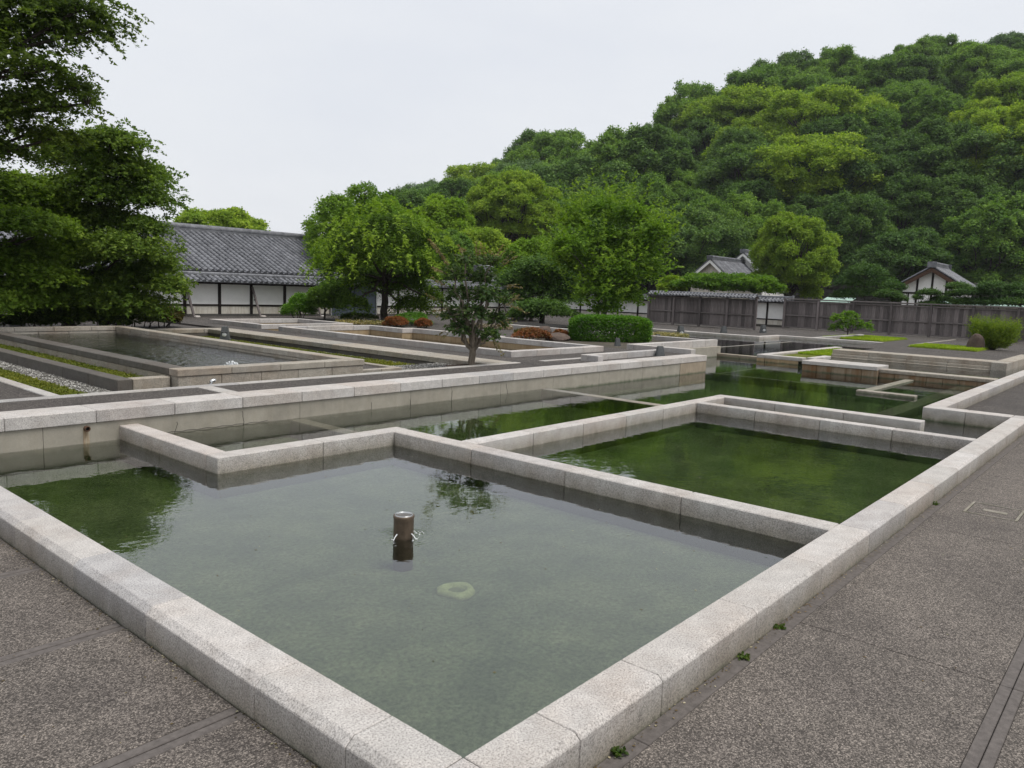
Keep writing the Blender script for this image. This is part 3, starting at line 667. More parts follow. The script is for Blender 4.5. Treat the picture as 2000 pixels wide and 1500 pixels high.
def plaster_wall(label, loc, rot, L, h, posts, brace=(), base=.08, rail=.40, pitch=.23, stain=True):
    k = thing('plaster_wall', label, 'wall', loc, rot)
    box('stone_footing', 0, L, -.06, .16, -.4, base, M['granite_dark'], k)
    pp = [0]+list(posts)+[L]
    for i in range(len(pp)-1):
        a, b = pp[i]+.055, pp[i+1]-.055
        if b-a < .1: continue
        box('plaster_panel', a, b, -.02, .12, rail+.035, h-.04, M['plaster'], k, 0)
        box('plaster_panel', a, b, -.025, .12, base, rail-.035, M['plaster_low'], k, 0)
        box('rail', a, b, -.05, .12, rail-.033, rail+.033, M['timber'], k, .004)
    for p in posts: box('post', p-.054, p+.054, -.065, .13, base-.02, h, M['timber'], k, .005)
    box('top_beam', 0, L, -.06, .13, h-.038, h+.06, M['timber'], k, .005)
    for p in brace:
        V, F = tube_np([(p+.10, -.55, -.05), (p+.02, -.085, h-.12)], [.055, .05], 4); link('brace', arr_mesh('brace', V, F), M['greywood'], k)
        V, F = tube_np([(p-.03, -.32, .62), (p+.09, -.2, .66)], [.035, .035], 4); link('brace_tie', arr_mesh('brace_tie', V, F), M['timber'], k)
        box('brace_stone', p+.07, p+.27, -.68, -.45, -.2, .04, M['granite'], k, .03)
    rf = wedge('roof_board', [(-.46, h+.055), (.05, h+.23), (.56, h+.055), (.56, h+.01), (-.46, h+.01)], 0, L, M['timber'], k)
    roof_slope(rf, 0, L, -.5, h+.05, .5, .18, pitch, .25, M['tile'])
    roof_slope(rf, 0, L, .6, h+.05, .5, .18, pitch*2, .25, M['tile'], True)
    ridge(rf, 0, L, .05, h+.215, .2, 2)
    return k
# wall along the left garden edge (runs with x), with the slate gate in it
px_ = [1.1, 2.4, 3.75, 5.05, 6.4, 7.7, 9.0, 10.35, 11.75, 13.09, 14.4, 15.88, 17.16]
plaster_wall('white plaster garden wall with slanting props under a small tiled roof', (0, 25.6, .15), 0, 18.1, 1.22, px_, (11.75, 14.4, 9.0, 6.4, 17.16))
plaster_wall('continuation of the white garden wall behind the weeping tree and crape myrtle', (20.55, 25.6, .15), 0, 10.6, 1.30, [1.3, 2.7, 4.1, 5.5, 6.9, 8.3, 9.5], (8.3, 9.5))
g = thing('gate', 'slate blue double gate in the white garden wall behind trees', 'gate', (18.15, 25.55, .15))
box('gate_leaf', 0, 1.17, 0, .08, -.1, 1.3, M['bluegrey'], g); box('gate_leaf', 1.2, 2.36, 0, .08, -.1, 1.3, M['bluegrey'], g)
box('gate_post', -.07, -.005, -.04, .14, -.2, 1.45, M['steel'], g); box('gate_post', 2.365, 2.43, -.04, .14, -.2, 1.45, M['steel'], g); box('lintel', -.07, 2.43, -.03, .14, 1.455, 1.6, M['timber'], g)
roof_slope(g, -.07, 2.43, -.4, 1.5, .5, .27, .23, .25, M['tile']); ridge(g, -.07, 2.43, .12, 1.72, .2, 2)
plaster_wall('shaded white plaster wall ending at the weathered board fence', (41.0, 33.5, -.1), -math.pi/2, 11.2, 1.24, [1.5, 3, 4.5, 6, 7.5, 9.0, 10.6], (10.9,))
plaster_wall('short bright white wall panel in the gap between two board fences', (44.0, 18.3, -.1), -math.pi/2, 2.5, 1.42, [.35, 1.05, 2.3], ())

def board_fence(label, loc, rot, L, h, postpitch, bw, roof, seed):
    k = thing('board_fence', label, 'fence', loc, rot); rg = random.Random(seed)
    n = round(L/bw); p = L/n
    for i in range(n):
        dz = rg.uniform(-.006, .006); dy = rg.uniform(0, .012)
        box('board', i*p+.003, (i+1)*p-.003, dy, .028+dy, .10, h-.06+dz, M['greywood'], k, .004)
    m = round(L/postpitch)
    for i in range(m+1):
        x = i*L/m; box('post', x-.06, x+.06, -.105, -.002, -.3, h-.02, M['greywood'], k, .008)
    for z in (.10, h*.46, h-.12):
        for i in range(m): box('rail', i*L/m+.062, (i+1)*L/m-.062, -.06, -.001, z-.035, z+.035, M['greywood_h'], k, .005)
    if roof:
        rf = wedge('roof_board', [(-.30, h-.01), (.02, h+.12), (.34, h-.01), (.34, h-.04), (-.30, h-.04)], 0, L, M['timber'], k)
        roof_slope(rf, 0, L, -.33, h, .35, .14, .2, .18, M['tile']); ridge(rf, 0, L, .02, h+.12, .12, 1, ends=False)
    else:
        box('cap_board', -.05, L+.05, -.13, .14, h-.02, h+.05, M['greywood_h'], k, .01)
    return k
board_fence('weathered grey board fence with a narrow tiled roof beside the clipped hedge', (37.8, 21.8, -.14), -math.pi/2, 6.5, 1.68, 1.63, .2, True, 1)
board_fence('long weathered grey board fence with plank cap behind the young tree and broom shrub', (43.0, 15.8, -.15), -math.pi/2, 27, 1.70, 1.93, .2, False, 2)

# long hall with the big tiled roof
hall = thing('long_hall', 'long hall with a large grey tiled roof behind the white garden wall', 'building', (0, 0, 0))
box('wall', -4, 26.3, 30.0, 37.4, -.2, 1.9, M['plaster'], hall, 0)
for i in range(16): box('post', -4+2*i-.08, -4+2*i+.08, 29.95, 30.0, -.2, 1.78, M['timber'], hall, 0)
hroof = wedge('roof', [(29.0, 1.83), (33.5, 3.62), (38.2, 1.75), (38.2, 1.65), (29.0, 1.73)], -5, 27.2, M['deck'], hall)
roof_slope(hroof, -5, 27.2, 28.9, 1.83, 4.6, 1.85, .27, .27, M['tile'])
ridge(hroof, -5, 27.2, 33.5, 3.60, .5, 4)
# gabled houses behind the fence
def house(label, x, y, zr, hw, drop, length, base, barge, gable, timber=True, over=.5, seed=0):
    h = thing('gabled_house', label, 'building', (x, y, 0)); ze = zr-drop
    wedge('wall', [(-hw*.82, base), (-hw*.82, ze+.10*drop), (0, zr-.14), (hw*.82, ze+.10*drop), (hw*.82, base)], 0, length, M[gable], h)
    sl = drop/hw; o = .12
    for s in (-1, 1):
        rf = wedge('roof', [(0, zr), (s*(hw+.15), zr-sl*(hw+.15)), (s*(hw+.15), zr-sl*(hw+.15)-o), (0, zr-o)], -over, length+over, M['deck'], h)
        wedge('bargeboard', [(0, zr-.05), (s*(hw+.2), zr-.05-sl*(hw+.2)), (s*(hw+.2), zr-.34-sl*(hw+.2)), (0, zr-.36)], -over-.09, -over-.003, M[barge], h)
        run = hw+.2
        if s < 0: roof_slope(rf, -over-.1, length+over, -run, zr+.03-sl*run, run, sl*run, .3, .3, M['tile'])
        else: roof_slope(rf, -over-.1, length+over, run, zr+.03-sl*run, run, sl*run, .3, .3, M['tile'], True)
    ridge(rf, -over-.15, length+over, 0, zr+.02, .42, 4)
    if timber:
        for yy in (-.95, .0, 1.0): box('gable_post', -.05, .0, yy-.07, yy+.07, base, zr-sl*abs(yy)-.2, M['timber'], h, .0)
        box('gable_beam', -.06, -.001, -hw*.82, hw*.82, ze-.5, ze-.36, M['timber'], h, .0)
        box('gable_post', -.05, .0, 1.5, 1.6, base, ze-.5, M['timber'], h, .0)
    return h
house('white gabled house with pale bargeboards peeking over the climbing vine', 70, 34.0, 5.15, 2.7, 2.25, 6.5, -.4, 'plaster', 'plaster_low', False)
house('smaller white gable just behind the pale bargeboard house', 77, 33.8, 6.2, 2.6, 2.2, 6, -.4, 'plaster', 'plaster', False)
house('half-timbered white gabled house behind the fence and clipped pines', 62, 12.35, 4.28, 2.4, 1.5, 3.6, -.4, 'rust', 'plaster', True)
house('small tiled roof glimpsed behind the crape myrtle', 33.5, 31.0, 2.55, 2.4, 1.25, 2.5, -.2, 'timber', 'timber', False)
for lab, x, y0, y1, zt in (('long low pale green copper roof behind the clipped pines', 55, 1, 10.5, 1.95), ('short pale green copper roof behind the pine by the fence', 54, 15.6, 17.6, 1.72)):
    k = thing('low_shed', lab, 'building', (x, y0, 0)); L_ = y1-y0
    box('wall', 0, 2.4, 0, L_, -.5, zt-.35, M['plaster_low'], k, 0)
    for i in range(max(2, int(L_/.6))):
        n_ = max(2, int(L_/.6)); a, b = i*L_/n_, (i+1)*L_/n_
        me = bpy.data.meshes.new('roof_sheet'); V = [(-.4, a+.01, zt-.32), (-.4, b-.01, zt-.32), (1.3, b-.01, zt+.08), (1.3, a+.01, zt+.08), (-.4, a+.01, zt-.36), (-.4, b-.01, zt-.36), (1.3, b-.01, zt+.04), (1.3, a+.01, zt+.04)]
        me.from_pydata(V, [], [(0, 1, 2, 3), (7, 6, 5, 4), (0, 4, 5, 1), (1, 5, 6, 2), (2, 6, 7, 3), (3, 7, 4, 0)]); link('roof_sheet', me, M['copper'], k)
# castle masonry at the foot of the hill
cw = thing('stone_rampart', 'dark masonry rampart of big irregular stones at the foot of the wooded hill', 'wall', (86, 0, 0))
rg = random.Random(9); yy = 62.0; bmr = []
_st = []
for k in range(6):
    bm = bmesh.new(); bmesh.ops.create_cube(bm, size=1); bmesh.ops.bevel(bm, geom=bm.edges[:], offset=.16, segments=1, affect='EDGES')
    for v in bm.verts: v.co += Vector((rg.uniform(-.06, .06), rg.uniform(-.06, .06), rg.uniform(-.06, .06)))
    me = bpy.data.meshes.new('stone'); bm.to_mesh(me); bm.free(); me.materials.append(M['castle']); _st.append(me)
box('core', .35, 3, 2, 62, -.5, 3.6, M['castle'], cw, 0)
for row in range(4):
    y = 2.0+rg.uniform(0, .6)
    while y < 61:
        wd = rg.uniform(.9, 1.6)
        o = link('stone', rg.choice(_st), None, cw, (row*.12+rg.uniform(-.05, .05), y+wd/2, -.1+row*.98+.45)); o.scale = (.9, wd*1.0, 1.02); y += wd

# ------------------------------------------------------------------ wooded hill
CA = np.array(CAM); FV, RV, UV = np.array(f), np.array(r1), np.array(u1); FPX = 1507.83
def at(px, py, dist):                     # point in the direction of a photograph pixel, dist metres away on the level
    d = FV+RV*(px-1000)/FPX-UV*(py-750)/FPX
    return CA+d*dist/math.hypot(d[0], d[1])
def proj(p):
    d = np.asarray(p)-CA; return 1000+FPX*(d@RV)/(d@FV), 750-FPX*(d@UV)/(d@FV)
AZ = np.array([-12, 4.13, 8.99, 15.0, 20.5, 23.34, 28.66, 30.74, 37.1, 43.7, 49.5, 52.5, 60.]); TN = np.array([.24, .272, .276, .278, .270, .246, .207, .189, .162, .128, .080, .03, 0.])
D0, D1 = 97., 176.
def hill_h(az, d):
    top = np.interp(az, AZ, TN)*D1+1.6-8.6
    top = np.maximum(top, -.5); t = np.clip((d-D0)/(D1-D0), 0, 1); t2 = t**.82
    back = np.clip((d-D1)/80, 0, 1)
    return top*t2*(1-.5*back)
az = np.linspace(-12, 60, 73); dd = np.concatenate([np.linspace(93, D1, 26), np.linspace(D1+8, 300, 8)])
A2, D2 = np.meshgrid(az, dd, indexing='ij'); Z2 = hill_h(A2, D2)-.3
V = np.stack([CA[0]+D2*np.cos(np.radians(A2)), CA[1]+D2*np.sin(np.radians(A2)), Z2], -1).reshape(-1, 3)
i, j = np.meshgrid(np.arange(72), np.arange(len(dd)-1), indexing='ij'); n = len(dd)
F = np.stack([i*n+j, i*n+j+1, (i+1)*n+j+1, (i+1)*n+j], -1).reshape(-1, 4)
struct(link('hill', arr_mesh('hill', V, F, True), M['hillsoil']))

HG = 'trees of the wooded hill'
KIND = {'dark': ('dark green evergreen tree in the wood covering the hillside', L_dark), 'mid': ('medium green broadleaf tree in the wood covering the hillside', L_mid),
        'bright': ('yellow green camphor tree standing out among the darker hillside wood', L_bright), 'brown': ('brownish green tree on the skyline of the wooded hill', L_brown),
        'blue': ('bluish green tree in the wood covering the hillside', L_blue)}
protos = {}
for kk, (kind, (lab, lm)) in enumerate(KIND.items()):
    for v in range(3 if kind in ('dark', 'mid') else 2):
        rng = np.random.default_rng(100+kk*10+v)
        h_ = (7.4, 6.6, 8.2)[v]; rz_ = (5.2, 4.4, 6.0)[v]; rx_ = (5.9, 6.6, 5.2)[v]
        lob = round_lobes(rng, (0, 0, h_), rx_, rx_, rz_, (60, 50, 70)[v], (.185, .21, .17)[v], -.55, .84)
        lob += round_lobes(rng, (0, 0, h_*.8), rx_*.6, rx_*.6, rz_*.7, 10, .4, -.5, .6)
        t = make_tree('hill_tree', lab, 'tree', (0, 0, 0), 200+kk*10+v, lob, 4.4, .34, B_dark, lm, 6600, 13, .27, .092, .04, .7, -.5, .5, .8, 1.15, .80, group=HG, off=.16, outw=.9, jit=.42)
        protos[(kind, v)] = t
rng = np.random.default_rng(77); spots = []
d = 95.
while d < 190:
    step = 7.4 if d < D1-10 else 6.0; da = math.degrees(step/d); a = -3+rng.uniform(0, da)
    while a < 57.5:
        aa, ddd = a+rng.normal(0, da*.18), d+rng.normal(0, 1.0); a += da
        hh = float(hill_h(aa, ddd))
        if np.interp(aa, AZ, TN)*D1 < 11: continue
        spots.append((aa, ddd, hh))
    d += 7.6 if d < D1-10 else 6.5
pos = [np.array([CA[0]+dq*math.cos(R(aq)), CA[1]+dq*math.sin(R(aq)), hq-.9]) for aq, dq, hq in spots]
kinds = [rng.choice(['dark', 'mid', 'blue', 'dark', 'mid', 'mid', 'mid', 'bright'] if q[1] > 132 else ['dark', 'dark', 'dark', 'mid']) for q in spots]
pp2 = np.array([proj(p+np.array([0, 0, 11])) for p in pos])
for sx, sy, kd, cnt in ((1940, 200, 'bright', 4), (1985, 240, 'bright', 3), (1470, 265, 'bright', 2), (1690, 215, 'bright', 1), (1610, 240, 'bright', 1), (1540, 345, 'mid', 2), (1480, 175, 'mid', 4), (1850, 150, 'bright', 3), (1560, 330, 'bright', 1), (1330, 250, 'mid', 3), (1430, 250, 'bright', 2), (1100, 290, 'brown', 2), (1190, 245, 'brown', 2), (1030, 300, 'brown', 1), (1480, 170, 'mid', 3), (1350, 195, 'blue', 2), (1900, 150, 'mid', 5), (1640, 110, 'blue', 4), (1450, 240, 'bright', 1)):
    for q in np.argsort(np.hypot(pp2[:, 0]-sx, (pp2[:, 1]-sy)))[:cnt]: kinds[q] = kd
used = set()
def inst(key, p, sc, rz):
    t = protos[key]
    if key in used: t = copy_tree(t)
    used.add(key); t.location = p; t.scale = sc; t.rotation_euler = (0, 0, rz); return t
nhill = 0
for (aq, dq, hq), p, kd in zip(spots, pos, kinds):
    x, y = proj(p+np.array([0, 0, 7])); 
    if x < -60 or x > 2110: continue
    nv = 3 if kd in ('dark', 'mid') else 2; s = rng.choice([.72, .85, .95, 1.05, 1.25])*rng.uniform(.93, 1.07)*(1.12 if kd == 'bright' else 1)
    if dq > D1-16: s = .9*rng.uniform(.94, 1.06)
    if dq < 106: s = max(s, .95)
    t_ = inst((kd, int(rng.integers(nv))), p, (s*rng.uniform(.9, 1.1), s*rng.uniform(.9, 1.1), s*rng.uniform(.88, 1.08)), rng.uniform(0, 6.28)); nhill += 1
    bd = 'foot' if dq < 112 else ('ridge' if dq > D1-14 else 'slope'); cn = {'dark': 'dark green evergreen tree', 'mid': 'medium green broadleaf tree', 'bright': 'yellow green camphor tree', 'brown': 'brownish green tree', 'blue': 'bluish green tree'}[kd]
    t_['label'] = cn+{'foot': ' at the foot of the wooded hill above the rampart', 'ridge': ' on the skyline ridge of the wooded hill', 'slope': ' on the middle slope of the wooded hill'}[bd]; t_['group'] = {'foot': 'trees at the hill foot', 'ridge': 'trees along the hill ridge', 'slope': 'trees on the hill slope'}[bd]
for key, t in protos.items():
    if key not in used:
        for c in list(t.children): bpy.data.objects.remove(c)
        bpy.data.objects.remove(t)
print('hill trees', nhill)

# ------------------------------------------------------------------ garden trees
def LB(base, px, py, rw, rh, d, flatten=1.0, dr=0):
    p = at(px, py, d+dr); k = d/FPX*1.04; b = np.array(base)
    return [*(p-b), rw*k, rw*k, rh*k*flatten]
def lobes_px(base, rows, d, seed, jit=.6):
    rg = random.Random(seed); return [LB(base, a, b, c, e, d, 1., rg.uniform(-jit, jit)) for a, b, c, e in rows]
# two maples and the tall zelkova by the left pool
bs = (6.2, 20.9, .12)
make_tree('maple_tree', 'large dark green maple with layered branches beside the raised pool and white wall', 'tree', bs, 11,
  lobes_px(bs, [(215, 272, 62, 24), (150, 300, 85, 36), (285, 340, 52, 26), (235, 325, 66, 30), (245, 375, 84, 32), (165, 365, 80, 40), (120, 420, 80, 42), (205, 425, 80, 34), (285, 440, 38, 20), (245, 482, 84, 36), (165, 490, 90, 42), (305, 518, 46, 22), (260, 540, 80, 34), (325, 556, 34, 18), (195, 570, 90, 36), (120, 545, 80, 40), (265, 592, 58, 26), (150, 605, 80, 28)], 22.2, 1, 1.0),
  1.5, .14, B_dark, L_maple, 7600, 22, .080, .033, .12, .9, -.5, .25, .5, 1.14, .55, off=.04)
bs = (3.2, 20.1, .12)
make_tree('maple_tree', 'yellowish green maple with drooping layers standing by the black floodlight', 'tree', bs, 12,
  lobes_px(bs, [(70, 385, 75, 24), (20, 360, 80, 28), (40, 430, 80, 28), (95, 440, 50, 22), (-60, 400, 90, 40), (60, 490, 80, 28), (0, 510, 90, 34), (90, 530, 55, 22), (30, 560, 70, 26), (-80, 500, 90, 40), (80, 575, 45, 18), (-40, 580, 80, 26)], 21.2, 2, .9),
  1.6, .15, B_dark, L_maple2, 5600, 18, .09, .038, .16, .9, -.5, .25, .5, 1.14, .55, off=.04)
bs = (-1.6, 18.2, .12)
make_tree('zelkova_tree', 'tall zelkova reaching long leafy branches high over the maples', 'tree', bs, 13,
  lobes_px(bs, [(150, 12, 75, 22), (60, 10, 90, 30), (190, 52, 40, 14), (95, 55, 80, 22), (20, 60, 80, 30), (10, 130, 70, 26), (80, 130, 55, 20), (140, 165, 55, 18), (170, 195, 24, 20), (60, 190, 60, 24), (120, 210, 36, 14), (10, 215, 60, 26), (50, 255, 65, 20), (110, 262, 55, 16), (0, 290, 70, 24), (-90, 60, 110, 60), (-100, 200, 110, 60), (-40, -70, 130, 50), (90, -60, 110, 34), (-160, -40, 130, 70), (-200, 120, 110, 80), (-90, 320, 90, 40), (-60, -160, 120, 50)], 18.4, 3, .8),
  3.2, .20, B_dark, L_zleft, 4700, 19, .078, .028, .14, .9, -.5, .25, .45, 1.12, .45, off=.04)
ZT = (bs, [(150, 12, 75, 22), (190, 52, 40, 14), (95, 55, 80, 22), (140, 165, 55, 18), (170, 195, 24, 20), (80, 130, 55, 20), (120, 210, 36, 14), (50, 255, 65, 20), (20, 60, 80, 30), (10, 215, 60, 26)])
MT = lobes_px((6.2, 20.9, .12), [(215, 272, 62, 24), (285, 340, 52, 26), (235, 325, 66, 30), (245, 375, 84, 32), (285, 440, 38, 20), (245, 482, 84, 36), (305, 518, 46, 22), (260, 540, 80, 34), (325, 556, 34, 18), (265, 592, 58, 26)], 22.2, 1, 1.0)
# round bright tree and the weeping tree before it
bs = (26.5, 30.2, .1); rng = np.random.default_rng(5); k = 42/FPX*1.04; c = at(722, 485, 41)-np.array(bs)
make_tree('round_tree', 'big dome-shaped bright green tree behind the weeping tree', 'tree', bs, 21, round_lobes(rng, c, 118*k, 118*k, 118*k, 34, .27, -.7, .76), 1.8, .2, B_dark, L_round, 6000, 14, .13, .045, .22, .6, -.6, .5, .8, 1.1, .8, off=.06, outw=1.0, jit=.35)
bs = (17.39, 21.16, .12)
make_tree('weeping_tree', 'dark trunked weeping tree with bright hanging sprays by the azalea mounds', 'tree', bs, 22,
  lobes_px(bs, [(755, 440, 70, 34), (700, 465, 60, 32), (815, 470, 55, 34), (750, 500, 80, 40), (670, 520, 45, 34), (835, 525, 42, 34), (715, 545, 62, 36), (790, 550, 60, 36), (650, 570, 34, 26), (690, 590, 36, 22), (805, 590, 44, 24), (845, 575, 26, 20)], 29.6, 4, 1.2),
  1.7, .16, B_dark, L_weep, 3300, 16, .10, .030, .42, .5, -.3, .3, .6, 1.2, .5, off=.05)
def extra_sprays(root, seed, lobes, n, nl, L, W, mat, ln, dz, droop, name='sprays', lo=.9, hi=1.15, up=.4, zmin=-.1):
    rg = np.random.default_rng(seed); st, tip, ix = lobe_tips(rg, lobes, n, zmin, .8, lo, hi, .8)
    d = unit(tip-st); s2 = tip; t2 = tip+d*ln*rg.uniform(.6, 1.3, (len(tip), 1)); t2[:, 2] += dz*rg.uniform(.5, 1.2, len(tip))
    tw = [(np.stack([a, (a+b)/2, b]), [.006, .004, .002]) for a, b in zip(st, t2)]
    if droop == 0: link('twigs', tubes_mesh('twigs', tw, 4), B_tan, root)
    leaf_obj(name, leaves(rg, s2, t2, nl, L, W, droop, up, .9, .012, .0), mat, root)
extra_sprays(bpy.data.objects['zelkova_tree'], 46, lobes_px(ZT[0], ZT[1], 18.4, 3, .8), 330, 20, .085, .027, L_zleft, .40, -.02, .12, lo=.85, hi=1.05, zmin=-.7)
extra_sprays(bpy.data.objects['maple_tree'], 47, MT, 380, 18, .085, .033, L_maple, .30, -.03, .10, lo=.85, hi=1.05, zmin=-.6)
wt = bpy.data.objects['weeping_tree']
lbw = lobes_px(bs, [(755, 440, 75, 36), (690, 470, 60, 34), (820, 475, 55, 34), (750, 510, 85, 45), (660, 530, 45, 34), (838, 530, 40, 34)], 29.2, 4, 1.)
L_spray = leafmat('hanging bright leaves', (.14, .235, .027), (.19, .30, .035), (.23, .335, .045), .4)
extra_sprays(wt, 44, lbw, 360, 18, .14, .036, L_spray, .40, .05, .55, lo=.92, hi=1.08)
# trees behind, between the weeping tree and the zelkova
def dome_tree(name, label, px, py, rw, rh, d, seed, lm, nlob=22, lr=.30, tips=3600, nl=12, L=.2, W=.07, group=None, zmin=-.6, basepx=None, droop=.1, ground=-.15):
    c = at(px, py, d); bs_ = (c[0], c[1], ground); k = d/FPX*1.04; rg = np.random.default_rng(seed)
    cc = np.array([0, 0, c[2]-ground]); lob = round_lobes(rg, cc, rw*k, rw*k, rh*k, nlob, lr, zmin, .74)
    return make_tree(name, label, 'tree', bs_, seed, lob, max(.6, cc[2]-rh*k*.6), max(.1, rw*k*.05), B_dark, lm, tips, nl, L, W, droop, .6, -.5, .55, .82, 1.1, .82, off=.05*L/.1, group=group, outw=1.1, jit=.35)
dome_tree('garden_tree', 'rounded yellow-green tree just right of the dome-shaped tree', 862, 445, 58, 62, 60, 31, L_round, 20, .3, 4200, 12, .19, .06)
dome_tree('camphor_tree', 'broad camphor tree with billowing light green crown at the hill foot', 1000, 410, 95, 72, 80, 32, L_bright, 54, .21, 8500, 12, .19, .066, None, -.9)
dome_tree('camphor_tree', 'low yellow-green tree in front of the broad camphor tree', 945, 500, 68, 55, 55, 33, L_bright, 24, .28, 4600, 12, .16, .055)
dome_tree('garden_tree', 'mid green spreading tree left of the zelkova by the board fence', 1040, 530, 68, 65, 42, 34, L_round, 26, .28, 4600, 13, .13, .045)
dome_tree('garden_tree', 'small green tree below the dome-shaped tree crown, right of the weeping tree', 885, 500, 38, 50, 50, 39, L_mid, 18, .3, 2600, 12, .14, .05)
bs = tuple(np.append(at(1060, 620, 37)[:2], -.05))
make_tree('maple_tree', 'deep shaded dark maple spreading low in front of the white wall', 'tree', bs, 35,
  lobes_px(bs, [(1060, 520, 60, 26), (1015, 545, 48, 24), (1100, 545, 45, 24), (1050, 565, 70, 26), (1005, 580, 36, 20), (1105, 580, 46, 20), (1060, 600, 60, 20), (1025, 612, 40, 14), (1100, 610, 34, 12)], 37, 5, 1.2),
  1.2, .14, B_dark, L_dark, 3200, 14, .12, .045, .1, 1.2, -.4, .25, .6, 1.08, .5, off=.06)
bs = (25.0, 16.3, .0)
ZL = lobes_px(bs, [(1180, 410, 62, 36), (1120, 432, 46, 34), (1240, 425, 50, 34), (1285, 455, 36, 26), (1110, 480, 48, 32), (1180, 470, 80, 45), (1245, 490, 60, 40), (1130, 520, 60, 38), (1205, 530, 75, 42), (1265, 530, 45, 32), (1165, 570, 60, 34), (1225, 575, 46, 30), (1100, 500, 30, 22), (1185, 600, 40, 20)], 31.8, 6, 1.2)
ZL = [[*q[:3], q[3]*.86, q[4]*.86, q[5]*.9] for q in ZL]
make_tree('zelkova_tree', 'upright bright zelkova with feathery shoots rising behind the clipped hedge', 'tree', bs, 36, ZL, 1.9, .13, B_grey, L_zelk, 2100, 14, .16, .046, .06, .7, -.5, .2, .45, 1.28, .4, off=.06)
extra_sprays(bpy.data.objects['zelkova_tree.001'], 45, ZL, 420, 18, .16, .044, leafmat('zelkova shoots', (.14, .235, .027), (.19, .30, .035), (.23, .335, .045), .4), .85, .42, .02, lo=.8, hi=1.05, zmin=-.1)
# crape myrtle in front
bs = (8.5, 8.08, .06); CL = lobes_px(bs, [(900, 640, 38, 26), (955, 655, 34, 22), (885, 612, 34, 22), (925, 610, 44, 28), (970, 625, 30, 22), (900, 575, 40, 26), (950, 575, 42, 28), (985, 585, 24, 18), (890, 535, 34, 24), (940, 540, 40, 26), (910, 505, 30, 18), (960, 510, 28, 18), (870, 590, 22, 18)], 14.25, 7, .35)
CL = [[*q[:3], q[3]*.82, q[4]*.82, q[5]*.82] for q in CL]
rng = np.random.default_rng(50); cr = thing('crape_myrtle', 'small multi-stemmed crape myrtle with reddish shoot tips growing from the gravel', 'tree', bs)
w_ = [limb(rng, (0, 0, -.1), (0.0, .0, .42), .075, .06, 5, .05)]
for q in CL: 
    w_.append(limb(rng, (0, 0, .36), np.array(q[:3])-[0, 0, .05], .034, .012, 7, .10))
st, tip, ix = lobe_tips(rng, CL, 560, -.6, .25, .5, 1.2, .3)
for a, b in list(zip(st, tip))[:260]: w_.append((np.stack([a, (a+b)/2+rng.normal(0, .01, 3), b]), [.006, .004, .002]))
link('trunk', tubes_mesh('trunk', w_), B_tan, cr)
leaf_obj('crown', leaves(rng, st, tip, 10, .068, .023, .02, .8, .9, .02, kite=True), L_crape, cr)
tops = [(860, 500, 842, 468), (875, 520, 850, 480), (905, 500, 900, 478), (930, 505, 935, 470), (965, 510, 985, 478), (955, 505, 968, 490), (975, 520, 1005, 492), (985, 560, 1015, 555), (985, 585, 1020, 576), (980, 600, 1010, 570), (870, 560, 845, 540), (865, 590, 838, 575), (880, 600, 850, 610), (960, 640, 1005, 620), (890, 640, 855, 655), (945, 515, 950, 480), (870, 535, 845, 520), (990, 595, 1025, 605), (960, 660, 980, 690)]
SP, TP = [], []
for k_, (a, b, c_, d_) in enumerate(tops):
    for q in range(2):
        e = random.Random(k_*3+q).uniform(-.25, .25); SP.append(at(a+q*5, b, 14.25+e)-np.array(bs)); TP.append(at(c_+q*9-4, d_+q*7, 14.25+e*1.5)-np.array(bs))
SP, TP = np.array(SP), np.array(TP)
link('shoots', tubes_mesh('shoots', [(np.stack([a, (a+b)/2+[0, 0, .015], b]), [.006, .004, .002]) for a, b in zip(SP, TP)], 5), B_tan, cr)
leaf_obj('shoot_leaves', leaves(rng, SP, TP, 26, .05, .017, 0, .6, .8, .010, .1), L_tip, cr)
# trees beyond the fence
dome_tree('camphor_tree', 'round golden-green camphor tree beyond the fence, beside the gabled house', 1550, 502, 80, 82, 72, 41, L_bright, 54, .21, 8500, 12, .17, .06, None, -.95)
dome_tree('far_tree', 'light green tree crown showing above the long hall roof ridge', 435, 446, 78, 34, 62, 42, L_bright, 20, .28, 2600, 11, .2, .07)
def pads_tree(label, px, base_py, d, pads, seed, lm, L=.09, W=.022, tips=1500):
    g_ = at(px, base_py, d); bs_ = (g_[0], g_[1], -.3)
    return make_tree('pine_tree', label, 'tree', bs_, seed, lobes_px(bs_, pads, d, seed, .5), .9, .09, B_dark, lm, tips, 13, L, W, -.02, 1.2, -.15, .45, .8, 1.05, .7, off=.05)
pads_tree('bushy dark pine beyond the fence beside the golden camphor', 1690, 590, 54, [(1690, 535, 36, 18), (1665, 555, 34, 16), (1715, 555, 34, 16), (1690, 575, 48, 14), (1650, 580, 26, 12)], 51, L_pine, .13, .035)
pads_tree('small green pine just left of the half-timbered gable', 1750, 600, 52, [(1744, 562, 22, 10), (1734, 578, 22, 10), (1756, 585, 14, 8)], 52, L_pine, .12, .03, 900)
pads_tree('clipped pine with cloud pads before the half-timbered house', 1816, 600, 51, [(1815, 573, 18, 6), (1840, 586, 18, 6), (1793, 582, 9, 5), (1822, 596, 24, 6)], 53, L_pine, .11, .03, 900)
pads_tree('clipped pine with rounded pads under the tiled gable eave', 1872, 600, 50, [(1872, 562, 20, 8), (1892, 572, 22, 8), (1862, 576, 12, 6), (1890, 592, 30, 8)], 54, L_pine, .11, .03, 1100)
pads_tree('broad clipped pine behind the broom shrub', 1940, 605, 50, [(1940, 562, 26, 10), (1918, 575, 26, 9), (1960, 576, 28, 9), (1940, 592, 50, 10)], 55, L_pine, .11, .03, 1200)
